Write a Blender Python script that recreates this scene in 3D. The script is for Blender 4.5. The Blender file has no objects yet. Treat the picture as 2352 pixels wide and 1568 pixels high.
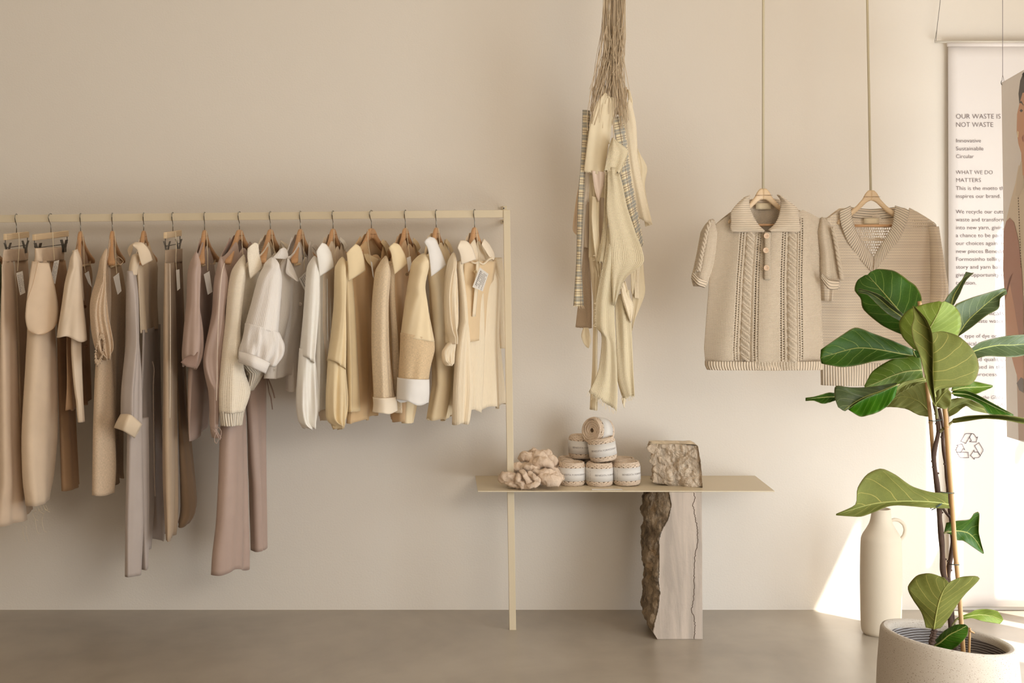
import bpy, bmesh, math, random
import numpy as np
from mathutils import Vector, Matrix, noise
random.seed(7); RNG = np.random.default_rng(7)
SC = bpy.context.scene; COL = SC.collection

# ------------------------------------------------------------------ camera, world, lights, exposure
FPX, CD, CZ = 3600.0, 5.9, 1.4422          # focal length in pixels, distance to the back wall, eye height
cam = bpy.data.cameras.new('camera'); camo = bpy.data.objects.new('camera', cam); COL.objects.link(camo)
camo.location = (0, -CD, CZ); camo.rotation_euler = (math.pi / 2, 0, 0)
cam.sensor_width = 36; cam.lens = FPX * 36 / 2352
cam.shift_x = (1176 - 1000) / 2352; cam.shift_y = -(784 - 520) / 2352
cam.clip_start = .05; cam.clip_end = 60
SC.camera = camo
SC.view_settings.view_transform = 'Standard'; SC.view_settings.look = 'None'
SC.view_settings.gamma = 1; SC.view_settings.use_curve_mapping = False
SC.view_settings.exposure = -0.06
w = bpy.data.worlds.new('World'); SC.world = w; w.use_nodes = True
w.node_tree.nodes['Background'].inputs[0].default_value = (1.0, .965, .92, 1)
w.node_tree.nodes['Background'].inputs[1].default_value = .215
def add_light(name, kind, energy, color, loc, direction, **kw):
    l = bpy.data.lights.new(name, kind); l.energy = energy; l.color = color
    for k, v in kw.items(): setattr(l, k, v)
    o = bpy.data.objects.new(name, l); COL.objects.link(o); o.location = loc
    o.rotation_euler = Vector(direction).to_track_quat('-Z', 'Y').to_euler(); return o
add_light('sun', 'SUN', 13.0, (1, .97, .92), (6, -6, 8), (-.92, 1, -1.93), angle=.0093)
# soft daylight entering through the shop front on the right
add_light('window_daylight', 'AREA', 82, (.84, .92, 1.0), (2.5, -2.05, .75), (-1, .3, -.05), shape='RECTANGLE', size=2.4, size_y=1.5)
add_light('front_daylight', 'AREA', 60, (1, .95, .88), (2.1, -5.6, 2.35), (-.42, 1, -.28), shape='RECTANGLE', size=2.2, size_y=.9)
add_light('warm_fill_wash', 'AREA', 4, (1, .84, .66), (-1.6, -2.6, 2.75), (.1, .55, -1), shape='RECTANGLE', size=3.0, size_y=1.2)  # added warm fill below the ceiling; no lamp fitting stands there

# ------------------------------------------------------------------ helpers
def P(px, py, d):
    s = FPX / (CD - d)
    return np.array([(px - 1000) / s, -d, CZ - (py - 520) / s])
def S(d): return FPX / (CD - d)
def link(o): COL.objects.link(o); return o
def thing(name, label, cat, loc, group=None):
    o = bpy.data.objects.new(name, None); o.empty_display_size = .05; link(o)
    o.location = Vector(loc); o['label'] = label; o['category'] = cat
    if group: o['group'] = group
    return o
def tag(o, label, cat, group=None):
    o['label'] = label; o['category'] = cat
    if group: o['group'] = group
    return o
def root_of(p):
    while p.parent: p = p.parent
    return p
def mk(name, verts, faces, mat, parent=None, uv=None, smooth=True, origin=None, thick=0, label=None, kind=None, mat_idx=None):
    """verts in world space; uv: per-vertex array"""
    verts = np.asarray(verts, float)
    if parent is not None: org = np.array(root_of(parent).location)
    elif origin is not None: org = np.array(origin, float)
    else: org = np.zeros(3)
    me = bpy.data.meshes.new(name)
    me.from_pydata((verts - org).tolist(), [], [list(map(int, f)) for f in faces] if not isinstance(faces, np.ndarray) else faces.tolist())
    if uv is not None:
        l = me.uv_layers.new(name='UVMap')
        idx = np.zeros(len(me.loops), dtype=np.int32); me.loops.foreach_get('vertex_index', idx)
        l.data.foreach_set('uv', np.asarray(uv, float)[idx].ravel())
    if smooth: me.polygons.foreach_set('use_smooth', [True] * len(me.polygons))
    for m in (mat if isinstance(mat, (list, tuple)) else [mat]): me.materials.append(m)
    if mat_idx is not None: me.polygons.foreach_set('material_index', mat_idx)
    me.update()
    o = bpy.data.objects.new(name, me); link(o)
    if parent is not None: o.parent = parent
    elif origin is not None: o.location = Vector(org)
    if thick:
        md = o.modifiers.new('thickness', 'SOLIDIFY'); md.thickness = abs(thick); md.offset = 0
    if label: o['label'] = label
    if kind: o['kind'] = kind
    return o
def gridfaces(n, m, closed=False):
    i = np.arange(n - 1)[:, None]; j = np.arange(m if closed else m - 1)[None, :]
    j2 = (j + 1) % m
    return np.stack([i * m + j, i * m + j2, (i + 1) * m + j2, (i + 1) * m + j], -1).reshape(-1, 4)
def cat_interp(pts, ts):
    """Catmull-Rom through rows of pts, ts in 0..1 (uniform)"""
    pts = np.asarray(pts, float); n = len(pts)
    if n == 1: return np.repeat(pts, len(ts), 0)
    t = np.clip(np.asarray(ts), 0, 1) * (n - 1); i = np.minimum(t.astype(int), n - 2); f = (t - i)[:, None]
    p1 = pts[i]; p2 = pts[i + 1]; p0 = pts[np.maximum(i - 1, 0)]; p3 = pts[np.minimum(i + 2, n - 1)]
    m1 = (p2 - p0) / 2 * .8; m2 = (p3 - p1) / 2 * .8
    f2 = f * f; f3 = f2 * f
    return (2 * f3 - 3 * f2 + 1) * p1 + (f3 - 2 * f2 + f) * m1 + (-2 * f3 + 3 * f2) * p2 + (f3 - f2) * m2
def resamp(pts, n):
    """polyline resampled by arc length"""
    pts = np.asarray(pts, float)
    q = cat_interp(pts, np.linspace(0, 1, max(40, n * 2)))
    L = np.r_[0, np.cumsum(np.linalg.norm(np.diff(q[:, :2], axis=0), axis=1))]
    t = np.linspace(0, L[-1], n)
    return np.stack([np.interp(t, L, q[:, k]) for k in range(q.shape[1])], 1)
def tube(pts, r, sides=8, cap=True):
    """tube along 3-D points -> verts, faces; r scalar or array"""
    pts = np.asarray(pts, float); n = len(pts); r = np.broadcast_to(np.asarray(r, float), (n,))
    T = np.gradient(pts, axis=0); T /= np.linalg.norm(T, axis=1)[:, None] + 1e-12
    up = np.array([0, 0, 1.]) if abs(T[0][2]) < .9 else np.array([0, 1., 0])
    a = np.cross(T[0], up); a /= np.linalg.norm(a); A = []
    for k in range(n):
        a = a - T[k] * a.dot(T[k]); a /= np.linalg.norm(a) + 1e-12; A.append(a)
    A = np.array(A); B = np.cross(T, A)
    th = np.linspace(0, 2 * np.pi, sides, endpoint=False)
    V = pts[:, None] + r[:, None, None] * (np.cos(th)[None, :, None] * A[:, None] + np.sin(th)[None, :, None] * B[:, None])
    F = gridfaces(n, sides, True).tolist()
    if cap: F += [list(range(sides))[::-1], [(n - 1) * sides + q for q in range(sides)]]
    return V.reshape(-1, 3), F
class MB:
    """collects pieces into one mesh"""
    def __init__(s): s.v = []; s.f = []; s.n = 0
    def add(s, V, F):
        V = np.asarray(V, float); s.v.append(V); s.f += [[int(i) + s.n for i in f] for f in F]; s.n += len(V); return s
    def tube(s, pts, r, sides=8, cap=True): return s.add(*tube(pts, r, sides, cap))
    def box(s, c, sx, sy, sz, M=None):
        V = np.array([[x, y, z] for x in (-sx / 2, sx / 2) for y in (-sy / 2, sy / 2) for z in (-sz / 2, sz / 2)])
        if M is not None: V = V @ np.array(M).T
        return s.add(V + np.array(c), [[0, 1, 3, 2], [4, 6, 7, 5], [0, 4, 5, 1], [2, 3, 7, 6], [0, 2, 6, 4], [1, 5, 7, 3]])
    def build(s, name, mat, parent=None, smooth=True, bevel=0, **kw):
        o = mk(name, np.concatenate(s.v), s.f, mat, parent, smooth=smooth, **kw)
        if bevel:
            b = o.modifiers.new('bevel', 'BEVEL'); b.width = bevel; b.segments = 2; b.limit_method = 'ANGLE'
        return o
def lathe(prof, c, seg=48, axis=None):
    """prof list of (r,z)"""
    prof = np.asarray(prof, float); th = np.linspace(0, 2 * np.pi, seg, endpoint=False)
    V = np.stack([prof[:, 0][:, None] * np.cos(th), prof[:, 0][:, None] * np.sin(th), np.repeat(prof[:, 1][:, None], seg, 1)], -1).reshape(-1, 3)
    return V + np.array(c), gridfaces(len(prof), seg, True).tolist()

# ------------------------------------------------------------------ materials
def lin(c):
    return tuple(((x / 255) / 12.92 if x / 255 <= .04045 else ((x / 255 + .055) / 1.055) ** 2.4) for x in c)
class NT:
    def __init__(s, name):
        s.m = bpy.data.materials.new(name); s.m.use_nodes = True; s.t = s.m.node_tree; s.t.nodes.clear()
        s.out = s.n('ShaderNodeOutputMaterial'); s.p = s.n('ShaderNodeBsdfPrincipled')
        s.l(s.p.outputs[0], s.out.inputs[0])
    def n(s, k, **kw):
        q = s.t.nodes.new(k)
        for a, b in kw.items(): setattr(q, a, b)
        return q
    def l(s, a, b): s.t.links.new(a, b)
    def inp(s, sock, v):
        if hasattr(v, 'is_output'): s.l(v, sock)
        else: sock.default_value = v
    def math(s, op, a, b=0.0, c=0.0):
        q = s.n('ShaderNodeMath', operation=op); s.inp(q.inputs[0], a); s.inp(q.inputs[1], b)
        if len(q.inputs) > 2: s.inp(q.inputs[2], c)
        return q.outputs[0]
    def noise(s, scale, detail=3, vec=None, rough=.5, dist=0):
        q = s.n('ShaderNodeTexNoise'); q.inputs['Scale'].default_value = scale; q.inputs['Detail'].default_value = detail
        q.inputs['Roughness'].default_value = rough; q.inputs['Distortion'].default_value = dist
        if vec is not None: s.l(vec, q.inputs['Vector'])
        return q.outputs[0]
    def obj(s, scale=(1, 1, 1)):
        tc = s.n('ShaderNodeTexCoord'); mp = s.n('ShaderNodeMapping'); mp.inputs['Scale'].default_value = scale
        s.l(tc.outputs['Object'], mp.inputs[0]); return mp.outputs[0]
    def uv(s):
        q = s.n('ShaderNodeUVMap'); x = s.n('ShaderNodeSeparateXYZ'); s.l(q.outputs[0], x.inputs[0]); return x.outputs[0], x.outputs[1], q.outputs[0]
    def ramp(s, f, stops):
        q = s.n('ShaderNodeValToRGB'); e = q.color_ramp.elements
        while len(e) < len(stops): e.new(.5)
        for k, (p, c) in enumerate(stops): e[k].position = p; e[k].color = (*c, 1) if len(c) == 3 else c
        s.l(f, q.inputs[0]); return q.outputs[0]
    def mix(s, f, a, b, mode='MIX'):
        q = s.n('ShaderNodeMix', data_type='RGBA', blend_type=mode)
        s.inp(q.inputs[0], f)
        s.inp(q.inputs[6], (*a, 1) if isinstance(a, tuple) and len(a) == 3 else a)
        s.inp(q.inputs[7], (*b, 1) if isinstance(b, tuple) and len(b) == 3 else b)
        return q.outputs[2]
    def bump(s, h, strength=.3, dist=.001, base=None):
        q = s.n('ShaderNodeBump'); q.inputs['Strength'].default_value = strength; q.inputs['Distance'].default_value = dist
        s.l(h, q.inputs['Height'])
        if base is not None: s.l(base, q.inputs['Normal'])
        s.l(q.outputs[0], s.p.inputs['Normal']); return q.outputs[0]
    def col(s, c): s.inp(s.p.inputs['Base Color'], (*c, 1) if isinstance(c, tuple) and len(c) == 3 else c)
    def translucent(s, f, c):
        t = s.n('ShaderNodeBsdfTranslucent'); s.inp(t.inputs[0], (*c, 1) if isinstance(c, tuple) and len(c) == 3 else c)
        m = s.n('ShaderNodeMixShader'); m.inputs[0].default_value = f
        s.l(s.p.outputs[0], m.inputs[1]); s.l(t.outputs[0], m.inputs[2]); s.l(m.outputs[0], s.out.inputs[0])
def plain(name, c, rough=.6, metal=0, var=.06, nscale=40, bump=.0, bscale=300, spec=.4):
    n = NT(name); c = lin(c); n.p.inputs['Roughness'].default_value = rough; n.p.inputs['Metallic'].default_value = metal
    n.p.inputs['Specular IOR Level'].default_value = spec
    f = n.noise(nscale, 3, n.obj())
    n.col(n.mix(f, tuple(x * (1 - var) for x in c), tuple(min(1, x * (1 + var)) for x in c)))
    if bump: n.bump(n.noise(bscale, 3, n.obj()), bump, .0015)
    return n.m
def cloth(name, c, kind='plain', trans=.0, rough=.95, sheen=.15, stretch=1.0, alpha=1.0):
    n = NT(name); c = tuple(x ** e_ for x, e_ in zip(lin(c), (.74, .84, .88))); n.p.inputs['Roughness'].default_value = rough
    n.p.inputs['Specular IOR Level'].default_value = .15; n.p.inputs['Sheen Weight'].default_value = sheen
    u, v, uv = n.uv(); tau = 2 * math.pi
    big = n.noise(18, 3, n.obj())
    dk = tuple(x * .90 for x in c); lt = tuple(min(1, x * 1.05) for x in c)
    base = n.mix(big, dk, lt)
    def sn(x, f, ph=0.0): return n.math('SINE', n.math('MULTIPLY_ADD', x, tau * f, ph))
    if kind == 'plain':
        n.bump(n.noise(900, 2, n.obj((1, 1, .4))), .25, .0004)
    elif kind == 'linen':
        a = n.noise(1.0, 3, vec=None)
        mp = n.n('ShaderNodeMapping'); n.l(uv, mp.inputs[0]); mp.inputs['Scale'].default_value = (900, 120, 1)
        mp2 = n.n('ShaderNodeMapping'); n.l(uv, mp2.inputs[0]); mp2.inputs['Scale'].default_value = (120, 900, 1)
        f = n.math('ADD', n.noise(1, 2, mp.outputs[0]), n.noise(1, 2, mp2.outputs[0]))
        base = n.mix(n.math('SMOOTH_MIN', n.math('MULTIPLY_ADD', f, 2.5, -2.0), 1.0, .1), tuple(x * .78 for x in c), lt)
        n.bump(f, .35, .0006)
    elif kind == 'waffle':
        h = n.math('MAXIMUM', n.math('ABSOLUTE', sn(u, 95)), n.math('ABSOLUTE', sn(v, 95)))
        base = n.mix(h, (c[0] * .88, c[1] * .83, c[2] * .76), lt); n.bump(h, .7, .0022)
    elif kind == 'gauze':
        h = n.math('ADD', n.math('ABSOLUTE', sn(u, 110)), n.math('MULTIPLY', n.noise(500, 3, n.obj((1, 1, .1))), 1.4))
        n.bump(h, .5, .0012); base = n.mix(n.math('MULTIPLY', h, .5), tuple(x * .9 for x in c), lt)
    elif kind == 'rib':
        h = n.math('ABSOLUTE', sn(u, 55)); base = n.mix(h, tuple(x * .62 for x in c), lt); n.bump(h, .9, .003)
    elif kind == 'ribv':
        h = n.math('ABSOLUTE', sn(v, 62)); base = n.mix(h, tuple(x * .68 for x in c), lt); n.bump(h, .9, .003)
    elif kind == 'knit':
        # little V stitches
        tri = n.math('ABSOLUTE', n.math('SINE', n.math('MULTIPLY', u, math.pi * 190)))
        ph = n.math('MULTIPLY_ADD', tri, 2.2, n.math('MULTIPLY', v, tau * 240))
        h = n.math('MULTIPLY', n.math('MULTIPLY_ADD', n.math('SINE', ph), .5, .5), n.math('MULTIPLY_ADD', tri, .7, .3))
        base = n.mix(h, tuple(x * .72 for x in c), lt); n.bump(h, .7, .002)
    elif kind == 'looseknit':
        row = n.math('SINE', n.math('MULTIPLY', v, tau * 105))
        st = n.math('SINE', n.math('MULTIPLY_ADD', n.math('SIGN', row), 1.57, n.math('MULTIPLY', u, tau * 125)))
        h = n.math('MULTIPLY_ADD', st, .14, n.math('MULTIPLY_ADD', row, .38, .5))
        ridge = n.math('POWER', n.math('ABSOLUTE', n.math('SINE', n.math('MULTIPLY', v, math.pi * 17.5))), .25)
        base = n.mix(n.math('MULTIPLY', h, ridge), tuple(x * .84 for x in c), lt); n.bump(h, .4, .002)
    elif kind == 'open':
        h = n.math('MAXIMUM', n.math('ABSOLUTE', sn(u, 120)), n.math('ABSOLUTE', sn(v, 120)))
        base = n.mix(n.math('POWER', h, 2.5), (c[0] * .76, c[1] * .68, c[2] * .56), lt); n.bump(h, .9, .002)
    elif kind == 'ribz':
        z_ = n.n('ShaderNodeSeparateXYZ'); n.l(n.obj(), z_.inputs[0])
        h = n.math('ABSOLUTE', sn(z_.outputs[2], 80)); base = n.mix(h, tuple(x * .70 for x in c), lt); n.bump(h, .8, .003)
    elif kind == 'plaid':
        cream, grey, brown = lin((232, 216, 180)), lin((150, 148, 142)), lin((134, 112, 96))
        def band(x, f, a, b, ph=0.0):
            fr = n.math('FRACT', n.math('MULTIPLY_ADD', x, f, ph))
            return n.math('MULTIPLY', n.math('GREATER_THAN', fr, a), n.math('LESS_THAN', fr, b))
        c0 = n.mix(n.math('MULTIPLY', band(v, 23, .0, .42), .75), cream, grey)
        c0 = n.mix(n.math('MULTIPLY', band(u, 26, .0, .4, .3), .7), c0, grey)
        for (x, f, a, b) in ((v, 23, .60, .66), (v, 23, .78, .83), (u, 26, .55, .62)):
            c0 = n.mix(n.math('MULTIPLY', band(x, f, a, b), .8), c0, brown)
        c0 = n.mix(n.math('MULTIPLY', band(v, 23, .18, .22), .8), c0, cream)
        base = c0; n.bump(n.noise(700, 2, n.obj()), .3, .0005)
    elif kind == 'felt':
        f = n.noise(420, 4, n.obj()); base = n.mix(f, tuple(x * .7 for x in c), lt); n.bump(f, .8, .002)
    elif kind == 'satin':
        n.p.inputs['Roughness'].default_value = .55; n.p.inputs['Specular IOR Level'].default_value = .35
        n.bump(n.noise(60, 3, n.obj((1, 1, .25))), .25, .002)
    n.col(base)
    if alpha < 1: n.p.inputs['Alpha'].default_value = alpha
    if trans: n.translucent(trans, base)
    return n.m
MC = {}
def CL(c, kind='plain', trans=0., **kw):
    k = (c, kind, trans, tuple(kw.items()))
    if k not in MC: MC[k] = cloth('fabric_' + kind, c, kind, trans, **kw)
    return MC[k]

M_wall = None
n = NT('wall_plaster'); c = lin((236, 227, 214)); f = n.noise(2.2, 4, n.obj())
n.col(n.mix(f, tuple(x * .985 for x in c), c)); n.p.inputs['Roughness'].default_value = .9; n.p.inputs['Specular IOR Level'].default_value = .2
b1 = n.bump(n.noise(150, 4, n.obj(), rough=.6), .30, .0022); n.bump(n.noise(5, 2, n.obj()), .15, .02, b1); M_wall = n.m
n = NT('floor_concrete'); a = n.noise(1.1, 5, n.obj((1, 1, 1)), rough=.6, dist=.8); b = n.noise(9, 5, n.obj((1, .6, 1)))
f = n.math('ADD', n.math('MULTIPLY', a, .7), n.math('MULTIPLY', b, .3))
n.col(n.ramp(f, [(.3, lin((140, 128, 112))), (.55, lin((170, 158, 141))), (.75, lin((186, 175, 158)))]))
n.p.inputs['Specular IOR Level'].default_value = .9
n.l(n.math('MULTIPLY_ADD', b, .08, .29), n.p.inputs['Roughness'])
n.bump(n.noise(14, 3, n.obj()), .03, .001); M_floor = n.m
M_ceil = plain('ceiling_paint', (236, 226, 212), .9)
M_frame = plain('painted_window_frame', (225, 218, 205), .5)
M_rack = plain('cream_powder_coat', (222, 206, 176), .42, var=.02, nscale=400, bump=.06, bscale=900)
M_rod = plain('cream_rod_coat', (205, 192, 160), .45, var=.02)
def wood(name, c):
    n = NT(name); c = lin(c)
    w_ = n.n('ShaderNodeTexWave', wave_type='BANDS', bands_direction='Z'); w_.inputs['Scale'].default_value = 60; w_.inputs['Distortion'].default_value = 6
    w_.inputs['Detail'].default_value = 3; n.l(n.obj((.25, .25, 1)), w_.inputs[0])
    n.col(n.mix(n.math('MULTIPLY', w_.outputs[1], .5), tuple(x * 1.06 for x in c), tuple(x * .72 for x in c)))
    n.p.inputs['Roughness'].default_value = .45; n.bump(w_.outputs[1], .08, .0006); return n.m
M_wood = wood('hanger_wood', (214, 166, 120)); M_wood_pale = wood('pale_wood', (234, 206, 166)); M_wood_blond = wood('blond_wood', (226, 196, 156))
M_metal = plain('hook_metal', (170, 168, 160), .3, 1.0, var=.05); M_clip = plain('clip_metal', (120, 116, 110), .4, .9, var=.08)
M_string = plain('cream_string', (226, 208, 176), .9, bump=.4, bscale=1500)
M_paper = plain('white_card', (232, 226, 218), .75, var=.02); M_ink = plain('grey_ink', (88, 80, 78), .8); M_burn = plain('burnt_lettering', (120, 78, 50), .8)
M_inkp = plain('pale_grey_ink', (128, 118, 112), .8)
M_lbl = plain('woven_label', (222, 204, 170), .85)

# ------------------------------------------------------------------ the room
def slab(name, lo, hi, mat, kind='structure', parent=None, label=None, bevel=0):
    lo = np.array(lo, float); hi = np.array(hi, float)
    b = MB().box((lo + hi) / 2, *(hi - lo))
    o = b.build(name, mat, parent, smooth=False, bevel=bevel)
    if kind and parent is None: o['kind'] = kind
    return o
XR, ZC, XL, YB = 2.6, 2.95, -4.2, -8.0
slab('floor', (XL - .2, YB, -.1), (XR + 2.2, .15, 0), M_floor)
slab('wall_back', (XL - .2, 0, -.1), (XR + .12, .15, ZC), M_wall)
slab('wall_left', (XL - .15, YB, 0), (XL, 0, ZC), M_wall)
slab('ceiling', (XL - .15, YB, ZC), (XR + .12, .15, ZC + .1), M_ceil)
# unseen shop front: openings, bars and solid pier shaped to cast the sun patches
slab('wall_right', (XR, -3.0, 0), (XR + .12, -1.55, ZC), M_wall)
slab('wall_right', (XR, -1.55, 2.70), (XR + .12, 0, ZC), M_wall)
slab('wall_right', (XR, YB, 2.6), (XR + .12, -3.0, ZC), M_wall)
win = slab('window_1', (XR + .005, -1.10, 0), (XR + .065, -.88, 2.70), M_frame)
fr = MB()
fr.box((XR + .035, -.68, 1.35), .06, .08, 2.70)                       # post
fr.box((XR + .035, -.265, 1.538), .02, .53, .055)                      # rail of the far bay
fr.box((XR + .035, -.265, 2.50), .02, .53, .29)
fr.box((XR + .035, -.78, 1.734), .02, .20, .078)
fr.box((XR + .035, -.01, 1.35), .05, .02, 2.70)
fr.box((XR + .035, -.775, .01), .05, 1.55, .02)
fr.build('window_frame', M_frame, win, smooth=False, bevel=.003)
# ------------------------------------------------------------------ hanging rack with shelf
rk = thing('clothes_rack', 'cream painted metal clothes rail with square post reaching down to the floor', 'clothes rack', P(1170, 1445, .288))
def pbox(name, a, b, w_, h_, mat, parent, bevel=.001):
    """square bar from a to b; w_ across, h_ in the other direction"""
    a = np.array(a); b = np.array(b); t = b - a; L = np.linalg.norm(t); t /= L
    ref = np.array([0, 1., 0]); s = np.cross(t, ref); s /= np.linalg.norm(s); r = np.cross(s, t)
    V = [p + s * x * w_ / 2 + r * y * h_ / 2 for p in (a, b) for x, y in ((-1, -1), (1, -1), (1, 1), (-1, 1))]
    m = MB(); m.add(V, [[0, 3, 2, 1], [4, 5, 6, 7], [0, 1, 5, 4], [1, 2, 6, 5], [2, 3, 7, 6], [3, 0, 4, 7]])
    return m.build(name, mat, parent, smooth=False, bevel=bevel)
RD = .25
railA, railB = P(-420, 506.5, RD), P(1168, 490.5, RD)
pbox('rail', railA, railB, .027, .016, M_rack, rk)
pbox('post', P(1163.5, 482.5, RD), P(1177.5, 1445, .284), .024, .022, M_rack, rk)
m = MB(); m.box(P(1157, 478, .11), .014, .20, .014); m.box(P(1156, 509, .11), .012, .20, .016)
m.build('wall_bracket', M_rack, rk, smooth=False, bevel=.001)
for q in ((1157, 478), (1156, 509)): m = MB(); m.tube([P(*q, .211), P(*q, .214)], .003, 10); m.build('screw', M_clip, rk)
SZ = .505
sh = slab('wall_shelf', (.150, -.34, SZ - .004), (1.2035, -.003, SZ), M_rack, None, bevel=.0008)
tag(sh, 'thin cream metal shelf projecting from the wall, resting on the stone pillar', 'shelf')

def hangang(px, xn, half):
    """angle of hanger so that the near end shows at pixel xn"""
    Xh = P(px, 500, RD)[0]; best = (1e9, 0)
    for a in np.linspace(-1.2, 1.4, 300):
        d = RD + half * math.cos(a); X = Xh - half * math.sin(a); q = 1000 + X * S(d)
        if abs(q - xn) < best[0]: best = (abs(q - xn), a)
    return best[1]
def railz(px): return CZ - ((490.5 + (1168 - px) / 1588 * 16) - 520) / S(RD)
# text helper
TXT = {}
def text_mesh(s, offset=0.0, spacing=1.0):
    k = (s, offset, spacing)
    if k not in TXT:
        cu = bpy.data.curves.new('t', 'FONT'); cu.body = s; cu.resolution_u = 3; cu.offset = offset; cu.space_character = spacing
        o = bpy.data.objects.new('t', cu); COL.objects.link(o)
        bpy.context.view_layer.update()
        me = bpy.data.meshes.new_from_object(o.evaluated_get(bpy.context.evaluated_depsgraph_get()))
        V = np.zeros(len(me.vertices) * 3); me.vertices.foreach_get('co', V)
        TXT[k] = (V.reshape(-1, 3), [list(p.vertices) for p in me.polygons])
        bpy.data.objects.remove(o); bpy.data.curves.remove(cu); bpy.data.meshes.remove(me)
    V, F = TXT[k]; return V.copy(), [list(f) for f in F]

# wooden shoulder hanger in its own frame: u towards the far end, z up from the rail underside
HU = [0, .02, .034, .05, .09, .15, .205, .213]; HT = [0, -.002, -.011, -.03, -.056, -.083, -.104, -.112]
HB = [-.037, -.041, -.047, -.056, -.077, -.103, -.122, -.119]
def shoulder_hanger_geo(hz=.042):
    us = np.unique(np.r_[np.linspace(-.213, .213, 49), 0]); top = np.interp(abs(us), HU, HT) ; bot = np.interp(abs(us), HU, HB)
    th = np.interp(abs(us), [0, .04, .12, .2, .213], [.0065, .0075, .011, .014, .009])
    m = len(us); ring = 12; V = []
    for k in range(m):
        c = (top[k] + bot[k]) / 2; h = (top[k] - bot[k]) / 2; yoff = -.018 * (abs(us[k]) / .213) ** 2
        for j in range(ring):
            a = 2 * math.pi * j / ring
            x = math.copysign(abs(math.cos(a)) ** .55, math.cos(a)); z = math.copysign(abs(math.sin(a)) ** .55, math.sin(a))
            V.append((us[k], x * th[k] + yoff, c + z * h))
    F = gridfaces(m, ring, True).tolist() + [list(range(ring))[::-1], [(m - 1) * ring + q for q in range(ring)]]
    return np.array(V), F
def hook_pts(z0, top):
    pts = [(0, z0 - .004), (0, z0 + .018), (.0, z0 + .024), (-.012, z0 + .038), (-.0175, z0 + .05)]
    zc = top - .0165
    for a in np.linspace(180, -25, 16): pts.append((math.cos(math.radians(a)) * .0165 - .001, zc + math.sin(math.radians(a)) * .0165))
    return pts
BRAND = 'BENEDITA FORMOSINHO'
def place(V, o, e, nrm):
    V = np.asarray(V, float)
    return np.array(o) + V[:, [0]] * e + V[:, [1]] * nrm + V[:, [2]] * np.array([0, 0, 1.])
HEAD = .064   # hanger head below hook top
def tips(px, xn, L=.193):
    a = hangang(px, xn, .205); e = np.array([math.sin(a), math.cos(a), 0]); x, y, _ = P(px, 500, RD); o = np.array([x, y, 0])
    z = railz(px) + .017 - HEAD
    return (o - e * L, o + e * L, z - .100)
def shoulder_hanger(px, xn, label, group):
    a = hangang(px, xn, .205)
    e = np.array([math.sin(a), math.cos(a), 0]); nrm = np.array([-e[1], e[0], 0])   # e: near -> far ; -nrm faces camera/right
    x, y, _ = P(px, 500, RD); zt = railz(px) + .0135 + .0035
    o = np.array([x, y, zt - HEAD])
    t = thing('coat_hanger', label, 'hanger', o, group)
    V, F = shoulder_hanger_geo(); V[:, 0] *= .88; mk('hanger_body', place(V, o, e, nrm), F, M_wood, t)
    hp = np.array([(u, 0, z) for u, z in hook_pts(0, HEAD)]); b = MB(); b.tube(place(hp, o, e, nrm), .0016, 8); b.build('hook', M_metal, t)
    b = MB(); b.tube(place([(-.15, -.012, -.125), (.15, -.012, -.125)], o, e, nrm), .0045, 10)
    for s_ in (-1, 1): b.tube(place([(s_ * .15, -.012, -.128), (s_ * .158, -.013, -.10)], o, e, nrm), .0045, 8)
    b.build('trouser_bar', M_wood_pale, t)
    V, F = text_mesh(BRAND); V = V[:, [0, 2, 1]]; w_ = V[:, 0].max(); V *= .052 / w_; V[:, 0] = -(V[:, 0] - .026) * -1; V[:, 1] = -.0085; V[:, 2] -= .024
    mk('lettering', place(V, o, e, nrm), F, M_burn, t, smooth=False)
    return t, o, e, nrm
def clip_hanger(px, xn, label, group, roll=0.0):
    a = hangang(px, xn, .13); e = np.array([math.sin(a), math.cos(a), 0]); nrm = np.array([-e[1], e[0], 0])
    x, y, _ = P(px, 500, RD); zt = railz(px) + .017; o = np.array([x, y, zt - HEAD])
    t = thing('trouser_hanger', label, 'hanger', o, group)
    cr, sr = math.cos(roll), math.sin(roll)
    def pl(V):
        V = np.asarray(V, float); V = np.stack([V[:, 0] * cr - V[:, 2] * sr, V[:, 1], V[:, 0] * sr + V[:, 2] * cr], 1); return place(V, o, e, nrm)
    b = MB(); V = []
    for u in (-.13, .13):
        for y_, z in ((-.006, -.004), (.006, -.004), (.006, -.026), (-.006, -.026)): V.append((u, y_, z - .006 * 0))
    b.add(pl(V), [[0, 1, 2, 3], [7, 6, 5, 4], [0, 4, 5, 1], [1, 5, 6, 2], [2, 6, 7, 3], [3, 7, 4, 0]]); b.build('wooden_bar', M_wood_pale, t, smooth=False, bevel=.002)
    b = MB(); b.tube(pl([(u, 0, z) for u, z in hook_pts(0, HEAD)]), .0016, 8); b.build('hook', M_metal, t)
    b = MB(); b.tube(pl([(-.125, 0, -.024), (-.125, 0, -.05), (-.11, 0, -.053), (.11, 0, -.053), (.125, 0, -.05), (.125, 0, -.024)]), .0016, 6); b.build('wire', M_clip, t)
    for s_ in (-1, 1):
        for k_ in (-1, 1):
            c = MB(); u0 = s_ * .10
            pts = [(u0, k_ * .011, -.036), (u0, k_ * .006, -.052), (u0, k_ * .0035, -.066), (u0, k_ * .003, -.082)]
            V = []
            for (u, y_, z) in pts:
                for du, dy in ((-.009, -.0015), (.009, -.0015), (.009, .0015), (-.009, .0015)): V.append((u + du, y_ + dy, z))
            c.add(pl(V), gridfaces(4, 4, True).tolist() + [[3, 2, 1, 0], [12, 13, 14, 15]]); c.build('clip', M_clip, t, smooth=False, bevel=.0006)
    return t, o, e, nrm

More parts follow.
